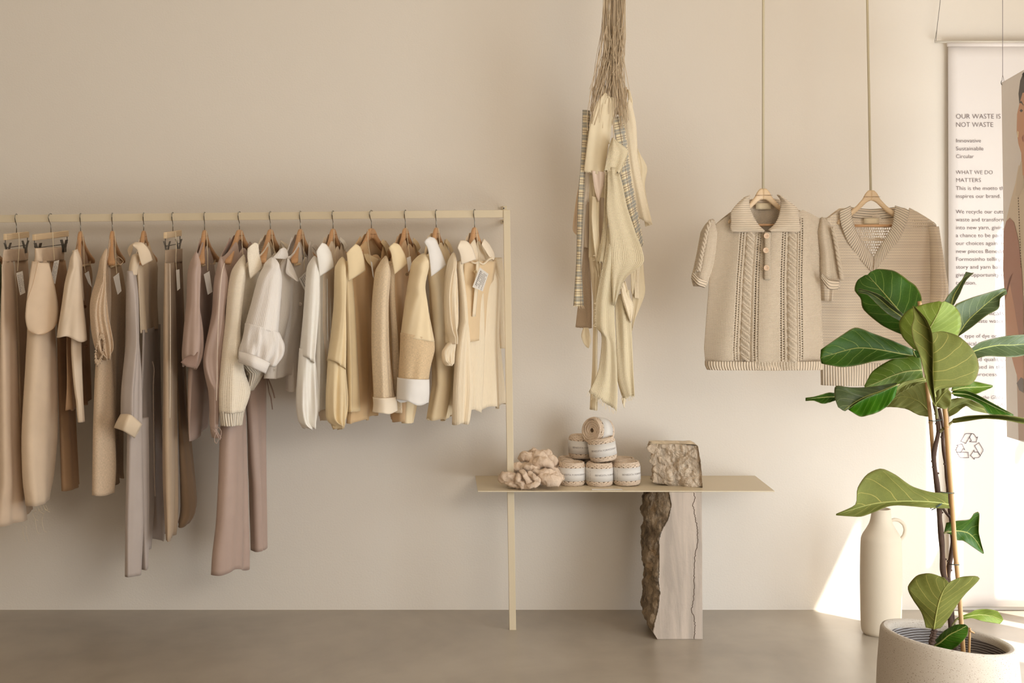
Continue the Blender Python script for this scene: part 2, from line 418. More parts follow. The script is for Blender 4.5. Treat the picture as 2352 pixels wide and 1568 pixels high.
# ------------------------------------------------------------------ garments
def loft(name, secs, mat, parent, dl, dr, t=.03, amp=.006, k=5, seed=0, N=44, M=84, arch=0, dip=0, hem=0, t2=None, p=.8, thick=.0015, label=None, rot=None, crumple=0.0, hang=None, cap=None):
    """tube of cloth. secs (y, xl, xr[, skew]): pixel row and left/right pixel of the outline; dl/dr distance of the
    left/right edge from the wall; t half thickness (t2 at hem); arch raises the middle of the top edge, dip lowers the neckline"""
    rg = np.random.default_rng(seed)
    q = np.array([(s_[0], s_[1], s_[2], s_[3] if len(s_) > 3 else 0) for s_ in secs], float)
    yy = (q[:, 0] - q[0, 0]) / (q[-1, 0] - q[0, 0]); 
    dense = cat_interp(np.c_[q, yy], np.linspace(0, 1, 200))
    dense = dense[np.argsort(dense[:, 4], kind='stable')]
    ts = np.linspace(0, 1, N); R = np.stack([np.interp(ts, dense[:, 4], dense[:, c_]) for c_ in range(4)], 1)
    th = np.linspace(0, 2 * np.pi, M, endpoint=False); C = np.cos(th); Sn = np.sin(th)
    Cc = np.sign(C) * abs(C) ** .9; Ss = np.sign(Sn) * abs(Sn) ** p
    ks = [k * f for f in (1, 1.7, 2.6)]; ph = rg.uniform(0, 6.28, 6); dr_ = rg.uniform(-1.4, 1.4, 3)
    V = np.zeros((N, M, 3)); ds = dl if np.isscalar(dl) else None
    for i in range(N):
        y, xl, xr, sk = R[i]; z = ts[i]
        a_l = dl if np.isscalar(dl) else dl[0] + (dl[1] - dl[0]) * z
        a_r = dr if np.isscalar(dr) else dr[0] + (dr[1] - dr[0]) * z
        yr = 520 + (y - 520) * (CD - a_l) / (CD - a_r) + sk if abs(a_l - a_r) > .02 else y + sk
        PL, PR = P(xl, y, a_l), P(xr, yr, a_r)
        h = PR - PL; hh = np.array([h[0], h[1], 0]); L = np.linalg.norm(hh); hh /= L + 1e-9
        nn = np.array([hh[1], -hh[0], 0]);
        tt = t + ((t2 if t2 is not None else t) - t) * z
        wob = amp * (0.15 + .85 * z)
        W2 = abs(PR[0] - PL[0]) / 2; tt = min(tt, .92 * W2 / (abs(nn[0]) + 1e-6)) if abs(nn[0]) > .3 else tt
        T_ = abs(nn[0]) * (tt + .4 * wob); sx = W2 - math.sqrt(max(W2 ** 2 - T_ ** 2, (.12 * W2) ** 2))
        PL = PL + np.array([sx, 0, 0]); PR = PR - np.array([sx, 0, 0])
        if hang is not None:
            w_ = max(0, 1 - z * 5) ** 1.3; q0, q1 = hang[0].copy(), hang[1].copy(); q0[2] = hang[2] - (CZ - (R[0, 0] - 520) / S(.4)) + PL[2]; q1[2] = q0[2]; PL = PL * (1 - w_) + q0 * w_; PR = PR * (1 - w_) + q1 * w_
            if w_ > 0:
                q_ = PR - PL; nn = np.array([q_[1], -q_[0], 0]) / np.linalg.norm(q_[:2]); tt = tt * (1 - .5 * w_)
        if cap: 
            k_ = math.sqrt(min(1, max(z, .0004) / cap)); c0 = (PL + PR) / 2; PL = c0 + (PL - c0) * k_; PR = c0 + (PR - c0) * k_; tt *= k_
        mid = (PL + PR) / 2; hv = (PR - PL) / 2
        sgrid = -C                                     # -1 left .. 1 right
        f = sum(w_ * np.sin(ks[j] * (sgrid * 1.3 + dr_[j] * z * .35) + ph[j]) for j, w_ in enumerate((.6, .3, .2)))
        f2 = sum(w_ * np.sin(ks[j] * 1.3 * (sgrid + dr_[j] * z * .4) + ph[j + 3]) for j, w_ in enumerate((.5, .3, .2)))
        side = np.where(Sn > 0, f, f2)
        disp = wob * (side * abs(Sn) ** .5 + .5 * f)
        V[i] = mid + hv * (-Cc)[:, None] + nn * (tt * Ss + disp)[:, None]
        # vertical shape of the top edge / hem
        if hang is not None:
            fade = max(0, 1 - z * 4.5) ; u_ = abs(sgrid)
            V[i, :, 2] += fade * (np.interp(u_ * .205, HU, HT) - HT[6] + .005)
            V[i, :, 2] -= fade * ((dip / 640 + .012) * np.clip((.40 - u_) / .18, 0, 1) * (Sn > -.15) + .03 * np.clip((.30 - u_) / .1, 0, 1))
        elif arch or dip:
            fade = max(0, 1 - z * 3.2)
            u_ = abs(sgrid)
            V[i, :, 2] += fade * arch / 640 * (1 - u_)
            V[i, :, 2] -= fade * dip / 640 * np.clip(1 - u_ / .42, 0, 1) ** .7 * (Sn > -.2)
        if hem: V[i, :, 2] += hem * z ** 3 * np.sin(ks[0] * sgrid * 1.3 + ph[1]) 
    if crumple:
        fr = 9.0
        for i in range(N):
            for j in range(M):
                v_ = V[i, j]; V[i, j] = v_ + np.array(noise.noise_vector(Vector(v_ * fr)))[:3] * crumple * min(1, ts[i] * 4 + .1)
    du = np.linalg.norm(np.diff(np.concatenate([V, V[:, :1]], 1), axis=1), axis=2).mean(0); U = np.r_[0, np.cumsum(du)[:-1]]
    # mirror U on the back half so that there is no seam jump
    tot = U[-1] + du[-1]; U = np.where(U > tot / 2, tot - U, U)
    Vv = np.abs(V[:, :, 2].mean(1) - V[0, :, 2].mean())
    uv = np.stack([np.repeat(U[None], N, 0), np.repeat(Vv[:, None], M, 1)], -1).reshape(-1, 2)
    return mk(name, V.reshape(-1, 3), gridfaces(N, M, True), mat, parent, uv=uv, thick=thick, label=label)
def ruled(name, A, B, mat, parent, n=24, m=14, bulge=.0, thick=.0015, wave=0.0, wk=3, seed=0, label=None, conv=None, end=0.0):
    """sheet between polylines A and B; points (px,py,d)"""
    a = resamp(A, n); b = resamp(B, n)
    if conv: a[:, :2] = [conv(*q) for q in a[:, :2]]; b[:, :2] = [conv(*q) for q in b[:, :2]]
    rg = np.random.default_rng(seed); ph = rg.uniform(0, 6.28, 4)
    V = np.zeros((n, m, 3)); s = np.linspace(0, 1, m)
    for i in range(n):
        pa, pb = P(*a[i]), P(*b[i])
        V[i] = pa + (pb - pa) * s[:, None]
        V[i, :, 1] -= bulge * np.sin(np.pi * s) + wave * (np.sin(wk * 6.28 * s + ph[0] + i / n * 2.0) * .6 + .4 * np.sin(wk * 11 * s + ph[1] - i / n * 3) + .5 * np.sin(i / n * 7 + ph[2]))
        if end and i == n - 1: V[i, :, 2] += rg.normal(0, end, m)
    U = np.r_[0, np.cumsum(np.linalg.norm(np.diff(V, axis=1), axis=2).mean(0))]; W = np.r_[0, np.cumsum(np.linalg.norm(np.diff(V, axis=0), axis=2).mean(1))]
    uv = np.stack(np.broadcast_arrays(U[None], W[:, None]), -1).reshape(-1, 2)
    return mk(name, V.reshape(-1, 3), gridfaces(n, m), mat, parent, uv=uv, thick=thick, label=label)
def strip(name, pts, r, mat, parent, sides=6, label=None, sm=40):
    q = cat_interp([P(*p_) for p_ in pts], np.linspace(0, 1, sm)); b = MB(); b.tube(q, r, sides)
    return b.build(name, mat, parent, label=label) if label else b.build(name, mat, parent)
def button(px, py, d, r, parent, mat, tilt=(0, 0)):
    c = P(px, py, d); prof = [(0, -.0012), (r * .9, -.0012), (r, 0), (r * .95, .0012), (r * .72, .0014), (r * .66, .0006), (0, .0006)]
    V, F = lathe(prof, (0, 0, 0), 20); V = V[:, [0, 2, 1]] * np.array([1, -1, 1]); 
    b = MB(); b.add(V + c, F); o = b.build('button', mat, parent)
    h = MB()
    for sx, sz in ((-1, -1), (1, -1), (1, 1), (-1, 1)): h.tube([c + np.array([sx * r * .22, -.0016, sz * r * .22]), c + np.array([sx * r * .22, .0, sz * r * .22])], r * .09, 6)
    h.build('button_holes', M_burn, o); return o
def swing_tag(parent, top, pts, corners, d, lines=5):
    """string from the hanger and a card; corners 4 pixels (tl,tr,br,bl)"""
    strip('tag_string', [(*q, d) for q in pts], .0012, M_string, parent, 5)
    if corners:
        tl, tr, br, bl = [P(*c_, d + .003) for c_ in corners]; off = np.array([0, .0009, 0])
        V = [tl, tr, br, bl, tl + off, tr + off, br + off, bl + off]
        cd = mk('hang_tag', V, [[0, 3, 2, 1], [4, 5, 6, 7], [0, 1, 5, 4], [1, 2, 6, 5], [2, 3, 7, 6], [3, 0, 4, 7]], M_paper, parent, smooth=False)
        if lines:
            b = MB(); o_ = np.array([0, -.0006, 0])
            ux, vx = tr - tl, bl - tl
            rg = np.random.default_rng(len(pts) + int(corners[0][0]))
            for i in range(lines):
                f = .18 + .66 * i / max(1, lines - 1); w_ = .035 if i else .06; x0, x1 = .10, .10 + rg.uniform(.55, .8)
                a_, b_ = tl + ux * f + vx * x0, tl + ux * f + vx * x1; c_ = ux * w_
                nseg = 9
                for s_ in range(nseg):
                    if rg.random() < .2 and i: continue
                    q0 = a_ + (b_ - a_) * (s_ / nseg); q1 = a_ + (b_ - a_) * ((s_ + .8) / nseg)
                    b.add([q0 + o_, q1 + o_, q1 + c_ + o_, q0 + c_ + o_], [[0, 3, 2, 1]])
            b.build('printed_lines', M_ink, cd, smooth=False)
def collar(parent, mat, A, B, d0=.535, d1=.47, conv=None, name='collar', bulge=.012):
    n_ = len(A); da = [d0 + (d1 - d0) * i / (n_ - 1) for i in range(n_)]
    return ruled(name, [(*p_, x - .008) for p_, x in zip(A, da)], [(*p_, x + .012) for p_, x in zip(B, [d0 + (d1 - d0) * .6 * i / (len(B) - 1) for i in range(len(B))])], mat, parent, 20, 12, bulge, .002, conv=conv)
c5 = lambda x, y: (720 + x * .3509, 460 + y * .3509)
c3 = lambda x, y: (360 + x * .2806, 460 + y * .2806)
c1 = lambda x, y: (x * .2806, 460 + y * .2806)
def garment(name, label, cat, px, y=560): return thing(name, label, cat, P(px, y, .27))
HG = 'wooden hangers on the rail'; TG = 'clip hangers on the rail'

# 0 green knit cut by the left edge
g = garment('knitted_jumper', 'dark green fuzzy jumper, only a sliver at the left end of the rail', 'jumper', -25)
loft('body', [(568, -55, 2), (600, -60, 5), (650, -64, 5), (700, -66, 2), (860, -70, -4)], CL((70, 92, 48), 'felt'), g, .45, .1, .03, .004, 4, 1, hang=tips(-30, -58))
loft('sleeve', [(572, -68, -52), (640, -80, -56), (800, -88, -60)], CL((70, 92, 48), 'felt'), g, .47, .45, .03, .004, 3, 2, cap=.10)
shoulder_hanger(-30, -58, 'wooden hanger under the green jumper, cut by the left edge', None)

# 1 beige trousers
g = garment('trousers', 'sand beige trousers hung leftmost on clips, one leg cut by the left edge', 'trousers', 38)
mt = CL((214, 188, 160), 'plain')
loft('leg', [(600, 5, 30), (680, -1, 41), (860, -8, 49), (1100, -14, 59), (1208, -18, 68)], mt, g, .46, .30, .035, .006, 3, 3, hem=.002)
loft('leg', [(600, 34, 64), (700, 36, 72), (900, 40, 80), (1190, 46, 76)], mt, g, .26, .08, .03, .006, 3, 4)
loft('waistband', [(573, 8, 64), (586, 7, 65), (602, 5, 66)], mt, g, .44, .10, .018, .004, 4, 5, N=10, t2=.03)
for sd, x in ((1, 60), (2, 52)): strip('loose_thread', [(x, 1208, .45), (x + 1, 1225, .45), (x + 4, 1236, .45), (x + 7, 1246, .45)], .0004, M_string, g, 4)
swing_tag(g, None, [(43, 533), (44, 560), (42, 600), (40, 622)], [(37, 627), (52, 622), (58, 672), (46, 678)], .40, 4)
clip_hanger(38, 11, 'pale wooden clip hanger at the left end, holding the sand trousers', TG, .03)

# 2 culottes
g = garment('trousers', 'wide beige culottes with rounded pocket flap and frayed hem threads', 'trousers', 117)
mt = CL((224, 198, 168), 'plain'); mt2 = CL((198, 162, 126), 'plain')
loft('leg', [(600, 70, 118), (640, 62, 124), (700, 57, 131), (850, 52, 136), (1000, 45, 136), (1100, 45, 130), (1162, 47, 124)], mt, g, .47, .30, .04, .006, 2.5, 6)
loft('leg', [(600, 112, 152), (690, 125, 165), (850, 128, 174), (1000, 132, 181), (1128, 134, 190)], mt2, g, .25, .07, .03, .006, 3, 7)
loft('waistband', [(570, 76, 150), (584, 73, 152), (602, 69, 153)], mt, g, .45, .10, .016, .005, 5, 8, N=10, t2=.035)
ruled('pocket_flap', [(74, 602, .49), (66, 650, .50), (60, 700, .505), (58, 730, .505), (64, 757, .50), (78, 766, .50)], [(112, 604, .46), (124, 650, .45), (133, 700, .44), (132, 735, .445), (122, 755, .46), (99, 768, .49)], mt, g, 26, 16, .012, .002)
strip('pocket_seam', [(87, 602, .497), (76, 650, .508), (62, 690, .512)], .0009, mt2, g)
strip('pocket_seam', [(64, 757, .506), (78, 766, .506), (99, 767, .498), (121, 755, .468), (131, 737, .452)], .0009, mt2, g)
for x, yb in ((78, 1195), (84, 1225), (99, 1222), (92, 1180), (105, 1176)):
    strip('loose_thread', [(x, 1160, .45), (x + 5, 1172, .46), (x - 3, (1160 + yb) / 2, .45), (x + 2, yb - 4, .45), (x + 9, yb, .45)], .0005, M_string, g, 4)
swing_tag(g, None, [(121, 533), (122, 560), (124, 585), (125, 597)], [(124, 600), (136, 597), (127, 652), (116, 645)], .40, 5)
clip_hanger(117, 77, 'pale wooden clip hanger holding the wide beige culottes', TG, .05)

# 3 cream short-sleeved shirt over brown
g = garment('shirt', 'cream short-sleeved shirt with flared sleeve, beside the beige culottes', 'shirt', 185)
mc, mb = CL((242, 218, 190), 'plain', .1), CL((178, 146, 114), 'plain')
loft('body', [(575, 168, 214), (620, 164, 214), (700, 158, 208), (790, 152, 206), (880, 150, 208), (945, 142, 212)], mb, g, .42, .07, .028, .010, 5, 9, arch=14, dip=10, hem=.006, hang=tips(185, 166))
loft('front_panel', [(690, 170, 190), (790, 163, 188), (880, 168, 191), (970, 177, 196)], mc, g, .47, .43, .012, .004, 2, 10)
loft('sleeve', [(574, 164, 180), (600, 158, 184), (650, 147, 188), (700, 140, 193), (745, 133, 198), (772, 129, 201, 12)], mc, g, .49, .45, .018, .004, 3, 11, t2=.045, hem=.006, cap=.10)
ruled('collar', [(166, 576, .46), (172, 600, .465), (180, 650, .46), (190, 690, .44)], [(178, 572, .44), (188, 600, .43), (190, 640, .42), (194, 690, .42)], mc, g, 20, 8, .01)
for y_ in (704, 795): button(195 + (y_ - 704) * .03, y_, .40, .006, g, plain('brown_button', (120, 80, 50), .4))
swing_tag(g, None, [(189, 530), (192, 560), (193, 600), (196, 625)], [(194, 628), (204, 622), (211, 660), (203, 650)], .36, 0)
shoulder_hanger(185, 166, 'wooden hanger inside the cream short-sleeved shirt', None)

# 4 linen top with gathered sleeve
g = garment('dress', 'oatmeal linen dress with puffed sleeve gathered at the cuff', 'dress', 258)
ml = CL((208, 182, 152), 'linen')
loft('body', [(572, 246, 288), (620, 240, 292), (700, 236, 292), (830, 222, 288), (1000, 214, 286), (1100, 212, 288), (1124, 212, 290)], ml, g, .42, .08, .03, .012, 6, 12, arch=12, dip=14, hem=.006, hang=tips(258, 243))
loft('front_fold', [(800, 220, 256), (900, 216, 262), (1000, 213, 264), (1080, 212, 266), (1138, 211, 262)], ml, g, .48, .42, .02, .004, 2, 13, hem=.003)
loft('sleeve', [(571, 238, 252), (600, 226, 246), (650, 214, 246), (700, 209, 252), (760, 210, 257), (800, 216, 258), (826, 226, 250)], ml, g, .50, .47, .03, .012, 5, 14, t2=.03, crumple=.008, cap=.10)
b = MB()
for i in range(64):
    a_ = i / 64 * 6.283; ca, sa = math.cos(a_), math.sin(a_); k_ = 1 + .12 * math.sin(i * 2.7)
    q = [P(229 + (e_ * sa * 9 * k_ - e_ * ca * -5), 802 - e_ * ca * 31 * k_, .50 + .03 * f_) for e_, f_ in ((.78, .2), (.9, .8), (1.04, .8), (1.16, .1))]
    b.tube(q, [.0014, .0018, .0018, .001], 6)
b.build('gathered_cuff', ml, g)
strip('neck_bow', [(263, 598, .38), (272, 590, .40), (283, 600, .38), (276, 608, .40), (268, 600, .38)], .0018, ml, g)
swing_tag(g, None, [(263, 528), (265, 560), (266, 600), (268, 628)], [(260, 636), (273, 626), (279, 668), (270, 677)], .42, 0)
shoulder_hanger(258, 243, 'wooden hanger inside the oatmeal linen dress', None)

# 5 cream and grey blouse dress
g = garment('dress', 'long grey satin dress with cream yoke, collar and turned cuff', 'dress', 330)
my, mg = CL((222, 200, 170), 'plain'), CL((168, 160, 152), 'satin')
md = CL((120, 110, 98), 'satin')
loft('yoke', [(585, 305, 366), (620, 308, 368), (700, 318, 366), (765, 324, 366)], my, g, .43, .10, .03, .008, 5, 15, arch=16, dip=8, hang=tips(330, 313))
loft('skirt', [(758, 324, 372), (850, 318, 374), (1000, 298, 380), (1150, 290, 386), (1262, 288, 388)], mg, g, .42, .08, .035, .016, 6, 16, hem=.012)
loft('front_fold', [(960, 292, 326), (1100, 290, 328), (1200, 288, 330), (1325, 287, 325)], mg, g, .49, .44, .018, .006, 2, 17)
loft('front_fold', [(960, 316, 342), (1150, 320, 344), (1308, 322, 343)], mg, g, .43, .40, .014, .006, 2, 18)
loft('sleeve', [(622, 290, 313), (680, 287, 322), (800, 284, 326), (900, 277, 328), (965, 276, 328, 14)], mg, g, .52, .46, .03, .009, 3, 19)
loft('sleeve_head', [(582, 303, 325), (605, 295, 322), (632, 290, 317)], my, g, .51, .46, .026, .003, 2, 20, N=16, t2=.034, cap=.10)
ruled('cuff', [(277, 951, .53), (300, 952, .56), (326, 974, .52)], [(262, 982, .53), (284, 990, .57), (309, 1006, .52)], my, g, 14, 10, .01, .002)
ruled('cuff', [(277, 951, .53), (300, 960, .50), (326, 974, .52)], [(262, 982, .53), (284, 984, .49), (309, 1006, .52)], my, g, 14, 10, -.01, .002, label='back half of the cream cuff')
collar(g, my, [c1(1100, 345), c1(1160, 345), c1(1205, 385), c1(1230, 430), c1(1248, 490)], [c1(1085, 375), c1(1120, 400), c1(1135, 450), c1(1150, 505), c1(1165, 535)])
collar(g, my, [c1(1090, 350), c1(1060, 375), c1(1045, 410)], [c1(1085, 400), c1(1075, 430), c1(1062, 462)], .46, .45, bulge=.004)
strip('tie_belt', [(350, 830, .40), (354, 850, .41), (352, 900, .41), (355, 1100, .41), (357, 1140, .41)], .0022, md, g)
shoulder_hanger(330, 313, 'wooden hanger inside the grey satin dress', None)

# 6 taupe trousers
g = garment('trousers', 'taupe trousers with pale side piping, hung on a narrow clip hanger', 'trousers', 397)
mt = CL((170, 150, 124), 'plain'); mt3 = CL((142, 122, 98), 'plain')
loft('leg', [(604, 376, 402), (700, 373, 406), (850, 371, 408), (1000, 370, 409), (1100, 371, 410), (1200, 376, 409), (1244, 380, 404)], mt, g, .47, .32, .03, .006, 3, 21)
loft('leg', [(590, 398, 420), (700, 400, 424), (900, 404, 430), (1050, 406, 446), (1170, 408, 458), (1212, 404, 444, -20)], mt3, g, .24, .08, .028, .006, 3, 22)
loft('waistband', [(574, 378, 420), (590, 377, 421), (606, 376, 421)], mt, g, .45, .10, .014, .002, 4, 23, N=10, t2=.026)
strip('piping', [(390, 605, .515), (391, 700, .52), (391, 850, .52), (390, 960, .52)], .0014, CL((214, 198, 176)), g)
swing_tag(g, None, [(403, 533), (405, 560), (404, 600), (407, 640)], [(404, 620), (412, 618), (414, 662), (407, 668)], .40, 0)
clip_hanger(397, 379, 'pale wooden clip hanger holding the taupe trousers', TG, .03)

# 7 mauve short-sleeved dress
g = garment('dress', 'mauve taupe short-sleeved dress with split sleeve hem', 'dress', 470)
mm = CL((166, 146, 134), 'satin', rough=.7)
loft('body', [(578, 446, 494), (640, 442, 500), (720, 440, 500), (850, 426, 492), (950, 427, 484), (1012, 432, 478, -8)], mm, g, .43, .10, .03, .008, 4, 24, arch=10, dip=16, hem=.004, hang=tips(470, 449))
loft('sleeve', [(578, 441, 460), (620, 430, 464), (700, 425, 462), (760, 420, 468), (810, 416, 468), (838, 415, 456, 10)], mm, g, .50, .46, .026, .008, 3, 25, t2=.04, hem=.006, cap=.10)
ruled('sleeve_slit', [(415, 832, .54), (430, 842, .545), (452, 845, .53)], [(424, 822, .53), (440, 814, .52), (455, 808, .52)], CL((130, 112, 102)), g, 12, 6, .004)
swing_tag(g, None, [(474, 530), (476, 560), (477, 600), (477, 622)], [(468, 630), (481, 622), (488, 670), (477, 677)], .44, 0)
shoulder_hanger(470, 449, 'wooden hanger inside the mauve short-sleeved dress', None)

# 8 mauve jumpsuit
g = garment('jumpsuit', 'mauve long-sleeved jumpsuit with pale shoulder piping and wide legs', 'jumpsuit', 550)
loft('body', [(592, 504, 575), (650, 502, 585), (750, 500, 600), (880, 505, 612)], mm, g, .43, .12, .03, .006, 4, 26, arch=8, dip=22, hang=tips(550, 508))
loft('leg', [(870, 510, 562), (1000, 503, 566), (1100, 500, 568), (1200, 495, 570), (1270, 487, 572), (1316, 484, 572, 6)], mm, g, .45, .30, .035, .009, 3, 27, hem=.008)
loft('leg', [(870, 560, 612), (1000, 566, 613), (1150, 570, 614), (1268, 574, 615)], mm, g, .27, .12, .026, .009, 4, 28, hem=.003)
loft('sleeve', [(590, 498, 516), (650, 491, 524), (720, 485, 516), (830, 467, 512), (900, 478, 505), (960, 480, 502), (990, 484, 498)], mm, g, .50, .46, .024, .008, 3, 29, crumple=.004, cap=.10)
strip('piping', [(516, 604, .50), (509, 630, .525), (503, 700, .53), (500, 780, .53), (498, 880, .52), (497, 920, .51)], .0014, CL((226, 208, 188)), g)
loft('cuff_frill', [(984, 484, 499), (992, 482, 501), (1006, 486, 508)], mm, g, .50, .47, .012, .006, 6, 30, N=12, t2=.022)
strip('cuff_tie', [(500, 980, .51), (508, 990, .52), (505, 1010, .52)], .0016, mm, g); strip('cuff_tie', [(497, 990, .52), (492, 1010, .52), (497, 1018, .52), (502, 1008, .52)], .0012, mm, g)
strip('belt_tie', [(613, 868, .16), (618, 900, .17), (622, 912, .17), (624, 925, .17), (626, 940, .17)], .0022, mm, g); strip('belt_tie', [(616, 870, .16), (626, 895, .17), (631, 914, .17)], .0026, mm, g)
swing_tag(g, None, [(555, 530), (556, 560), (558, 585)], None, .40)
shoulder_hanger(550, 508, 'wooden hanger with one bare arm above the mauve jumpsuit', None)

# 9 waffle overshirt
g = garment('shirt', 'off-white waffle-textured overshirt with ribbed cuff', 'shirt', 621)
mw = CL((248, 232, 208), 'waffle')
loft('body', [(588, 545, 655), (640, 545, 660), (720, 545, 655), (800, 548, 640), (862, 556, 612)], mw, g, .43, .12, .035, .006, 4, 31, arch=14, dip=34, hang=tips(621, 588))
loft('sleeve', [(585, 548, 572), (620, 530, 568), (670, 521, 562), (760, 513, 554), (850, 506, 562), (900, 503, 576), (948, 503, 562)], mw, g, .51, .46, .034, .006, 2.5, 32, cap=.10)
loft('rib_cuff', [(944, 504, 562), (960, 505, 559), (978, 507, 557)], CL((232, 218, 196), 'rib'), g, .51, .46, .03, .003, 5, 33, N=14)
loft('gathered_hem', [(838, 556, 618), (862, 566, 610), (900, 560, 586)], CL((232, 218, 196), 'rib'), g, .44, .30, .028, .004, 6, 34, N=14)
collar(g, mw, [c3(800, 345), c3(830, 360), c3(838, 430), c3(855, 500), c3(868, 560)], [c3(742, 395), c3(740, 460), c3(748, 530), c3(755, 600), c3(765, 640)])
collar(g, mw, [c3(1010, 325), c3(1045, 345), c3(1080, 370), c3(1100, 400)], [c3(1020, 340), c3(1040, 370), c3(1060, 400), c3(1080, 430)], .20, .14)
ruled('neck_label', [(600, 580, .27), (600, 594, .27)], [(622, 580, .23), (622, 594, .23)], M_lbl, g, 4, 4, 0)
swing_tag(g, None, [(624, 528), (626, 550), (630, 575), (632, 590)], None, .36)
shoulder_hanger(621, 588, 'wooden hanger inside the off-white waffle overshirt', None)

# 10 white gauze cropped shirt
g = garment('blouse', 'cropped white gauze shirt with big puffed sleeve and deep cuff', 'blouse', 690)
mw2 = CL((255, 240, 230), 'gauze', .08)
loft('body', [(588, 625, 730), (640, 632, 722), (720, 630, 712), (800, 612, 700), (870, 604, 692)], mw2, g, .43, .12, .035, .008, 5, 35, arch=14, dip=44, hem=.003, hang=tips(690, 662))
loft('sleeve', [(590, 612, 640), (640, 592, 648), (700, 576, 645), (748, 562, 640, 22)], mw2, g, .53, .47, .035, .005, 3, 36, t2=.055, cap=.10)
loft('sleeve_puff', [(742, 562, 642, 24), (775, 557, 653, 18), (805, 550, 650, 14), (826, 549, 632, 20)], mw2, g, .535, .47, .055, .012, 7, 37, t2=.04, N=24, crumple=.004)
ruled('sleeve_cuff', [(548, 806, .56), (585, 816, .59), (621, 833, .54)], [(549, 832, .56), (580, 845, .59), (610, 858, .54)], mw2, g, 16, 8, .012, .002)
loft('far_sleeve', [(720, 652, 690), (800, 655, 684), (860, 655, 684), (900, 655, 683, -8)], mw2, g, .30, .22, .02, .004, 3, 38)
collar(g, mw2, [c3(1040, 385), c3(1062, 400), c3(1075, 440), c3(1072, 480)], [c3(1010, 400), c3(980, 435), c3(955, 460), c3(940, 472)], .46, .45)
collar(g, mw2, [c3(1075, 470), c3(1110, 530), c3(1140, 600), c3(1165, 665)], [c3(1072, 490), c3(1060, 540), c3(1058, 600), c3(1150, 662)], .45, .42)
collar(g, mw2, [c3(1285, 350), c3(1310, 370), c3(1325, 400)], [c3(1270, 380), c3(1290, 400), c3(1305, 420)], .2, .16, bulge=.004)
ruled('neck_label', [(668, 590, .28), (672, 596, .28)], [(694, 584, .24), (697, 590, .24)], M_lbl, g, 4, 4, 0)
for y_ in (698, 849): button(627 if y_ > 800 else 690, y_, .43 if y_ > 800 else .33, .0065, g, CL((226, 214, 198)))
swing_tag(g, None, [(695, 528), (697, 560), (699, 590), (698, 620)], [(686, 640), (704, 622), (710, 648), (700, 668)], .36, 5)
shoulder_hanger(690, 662, 'wooden hanger inside the cropped white gauze shirt', None)

# 11 white long shirt
g = garment('shirt', 'plain white long shirt with pointed collar and capped sleeve', 'shirt', 765)
mw3 = CL((255, 244, 232), 'plain', .08); mw4 = CL((226, 206, 178), 'plain', .1)  # second cloth is the body's darker copy, shade painted into its colour
loft('body', [(590, 728, 800), (650, 726, 800), (750, 724, 798), (850, 726, 796), (930, 728, 796), (968, 730, 792)], mw4, g, .43, .12, .032, .012, 6, 39, arch=16, dip=20, hem=.004, hang=tips(765, 735))
loft('front_fold', [(600, 722, 742), (750, 722, 742), (850, 722, 748), (946, 720, 749, -6)], mw3, g, .46, .42, .014, .005, 2, 40)
loft('sleeve_cap', [(588, 712, 734), (620, 703, 734), (700, 697, 733), (780, 690, 727), (818, 686, 722, 20)], mw3, g, .52, .48, .026, .006, 3, 41, t2=.036, cap=.10)
loft('sleeve', [(800, 688, 722), (860, 684, 728), (930, 681, 733), (968, 685, 728), (984, 694, 722)], mw3, g, .51, .47, .026, .011, 5, 42, hem=.003)
collar(g, mw3, [c5(55, 278), c5(85, 290), c5(115, 340), c5(128, 400), c5(133, 440)], [c5(18, 335), c5(25, 380), c5(32, 430), c5(36, 465), c5(40, 497)])
collar(g, mw3, [c5(175, 240), c5(205, 265), c5(222, 300)], [c5(170, 260), c5(195, 290), c5(205, 330)], .2, .16, bulge=.004)
for i in range(4): strip('front_pleat', [(752 + i * 7, 640, .41 - i * .03), (752 + i * 7, 750, .42 - i * .03), (753 + i * 7, 790, .41 - i * .03)], .0012, mw3, g)
swing_tag(g, None, [(767, 528), (768, 560), (770, 600), (769, 625)], None, .40)
shoulder_hanger(765, 735, 'wooden hanger inside the plain white long shirt', None)

# 12 butter yellow blouse
g = garment('blouse', 'butter yellow blouse with pointed collar, chest pocket and gathered cuff', 'blouse', 853)
mY = CL((252, 224, 178), 'plain', .15); mY2 = CL((226, 190, 142), 'plain', .1)  # body cloth darkened: shade from the next garment is in the colour
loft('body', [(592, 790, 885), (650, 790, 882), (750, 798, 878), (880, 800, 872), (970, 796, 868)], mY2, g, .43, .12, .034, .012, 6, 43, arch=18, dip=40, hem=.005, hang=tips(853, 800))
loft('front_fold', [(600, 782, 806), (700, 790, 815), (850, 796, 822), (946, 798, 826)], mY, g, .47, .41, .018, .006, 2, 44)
loft('sleeve_cap', [(590, 773, 800), (620, 768, 798), (700, 765, 796), (770, 759, 795), (826, 751, 793, 24)], mY, g, .52, .48, .026, .006, 3, 45, t2=.036, cap=.10)
loft('sleeve', [(806, 755, 793), (860, 752, 796), (920, 750, 800), (962, 752, 796), (986, 766, 784)], mY, g, .51, .47, .026, .012, 5, 46, hem=.003)
collar(g, mY, [c5(275, 285), c5(305, 305), c5(325, 360), c5(335, 420), c5(340, 460)], [c5(215, 345), c5(222, 400), c5(226, 450), c5(228, 500), c5(230, 528)])
collar(g, mY, [c5(455, 255), c5(480, 280), c5(492, 310)], [c5(440, 275), c5(465, 310), c5(475, 350)], .2, .15, bulge=.004)
ruled('chest_pocket', [(834, 735, .37), (834, 768, .38)], [(858, 735, .30), (857, 768, .31)], mY, g, 6, 6, .008)
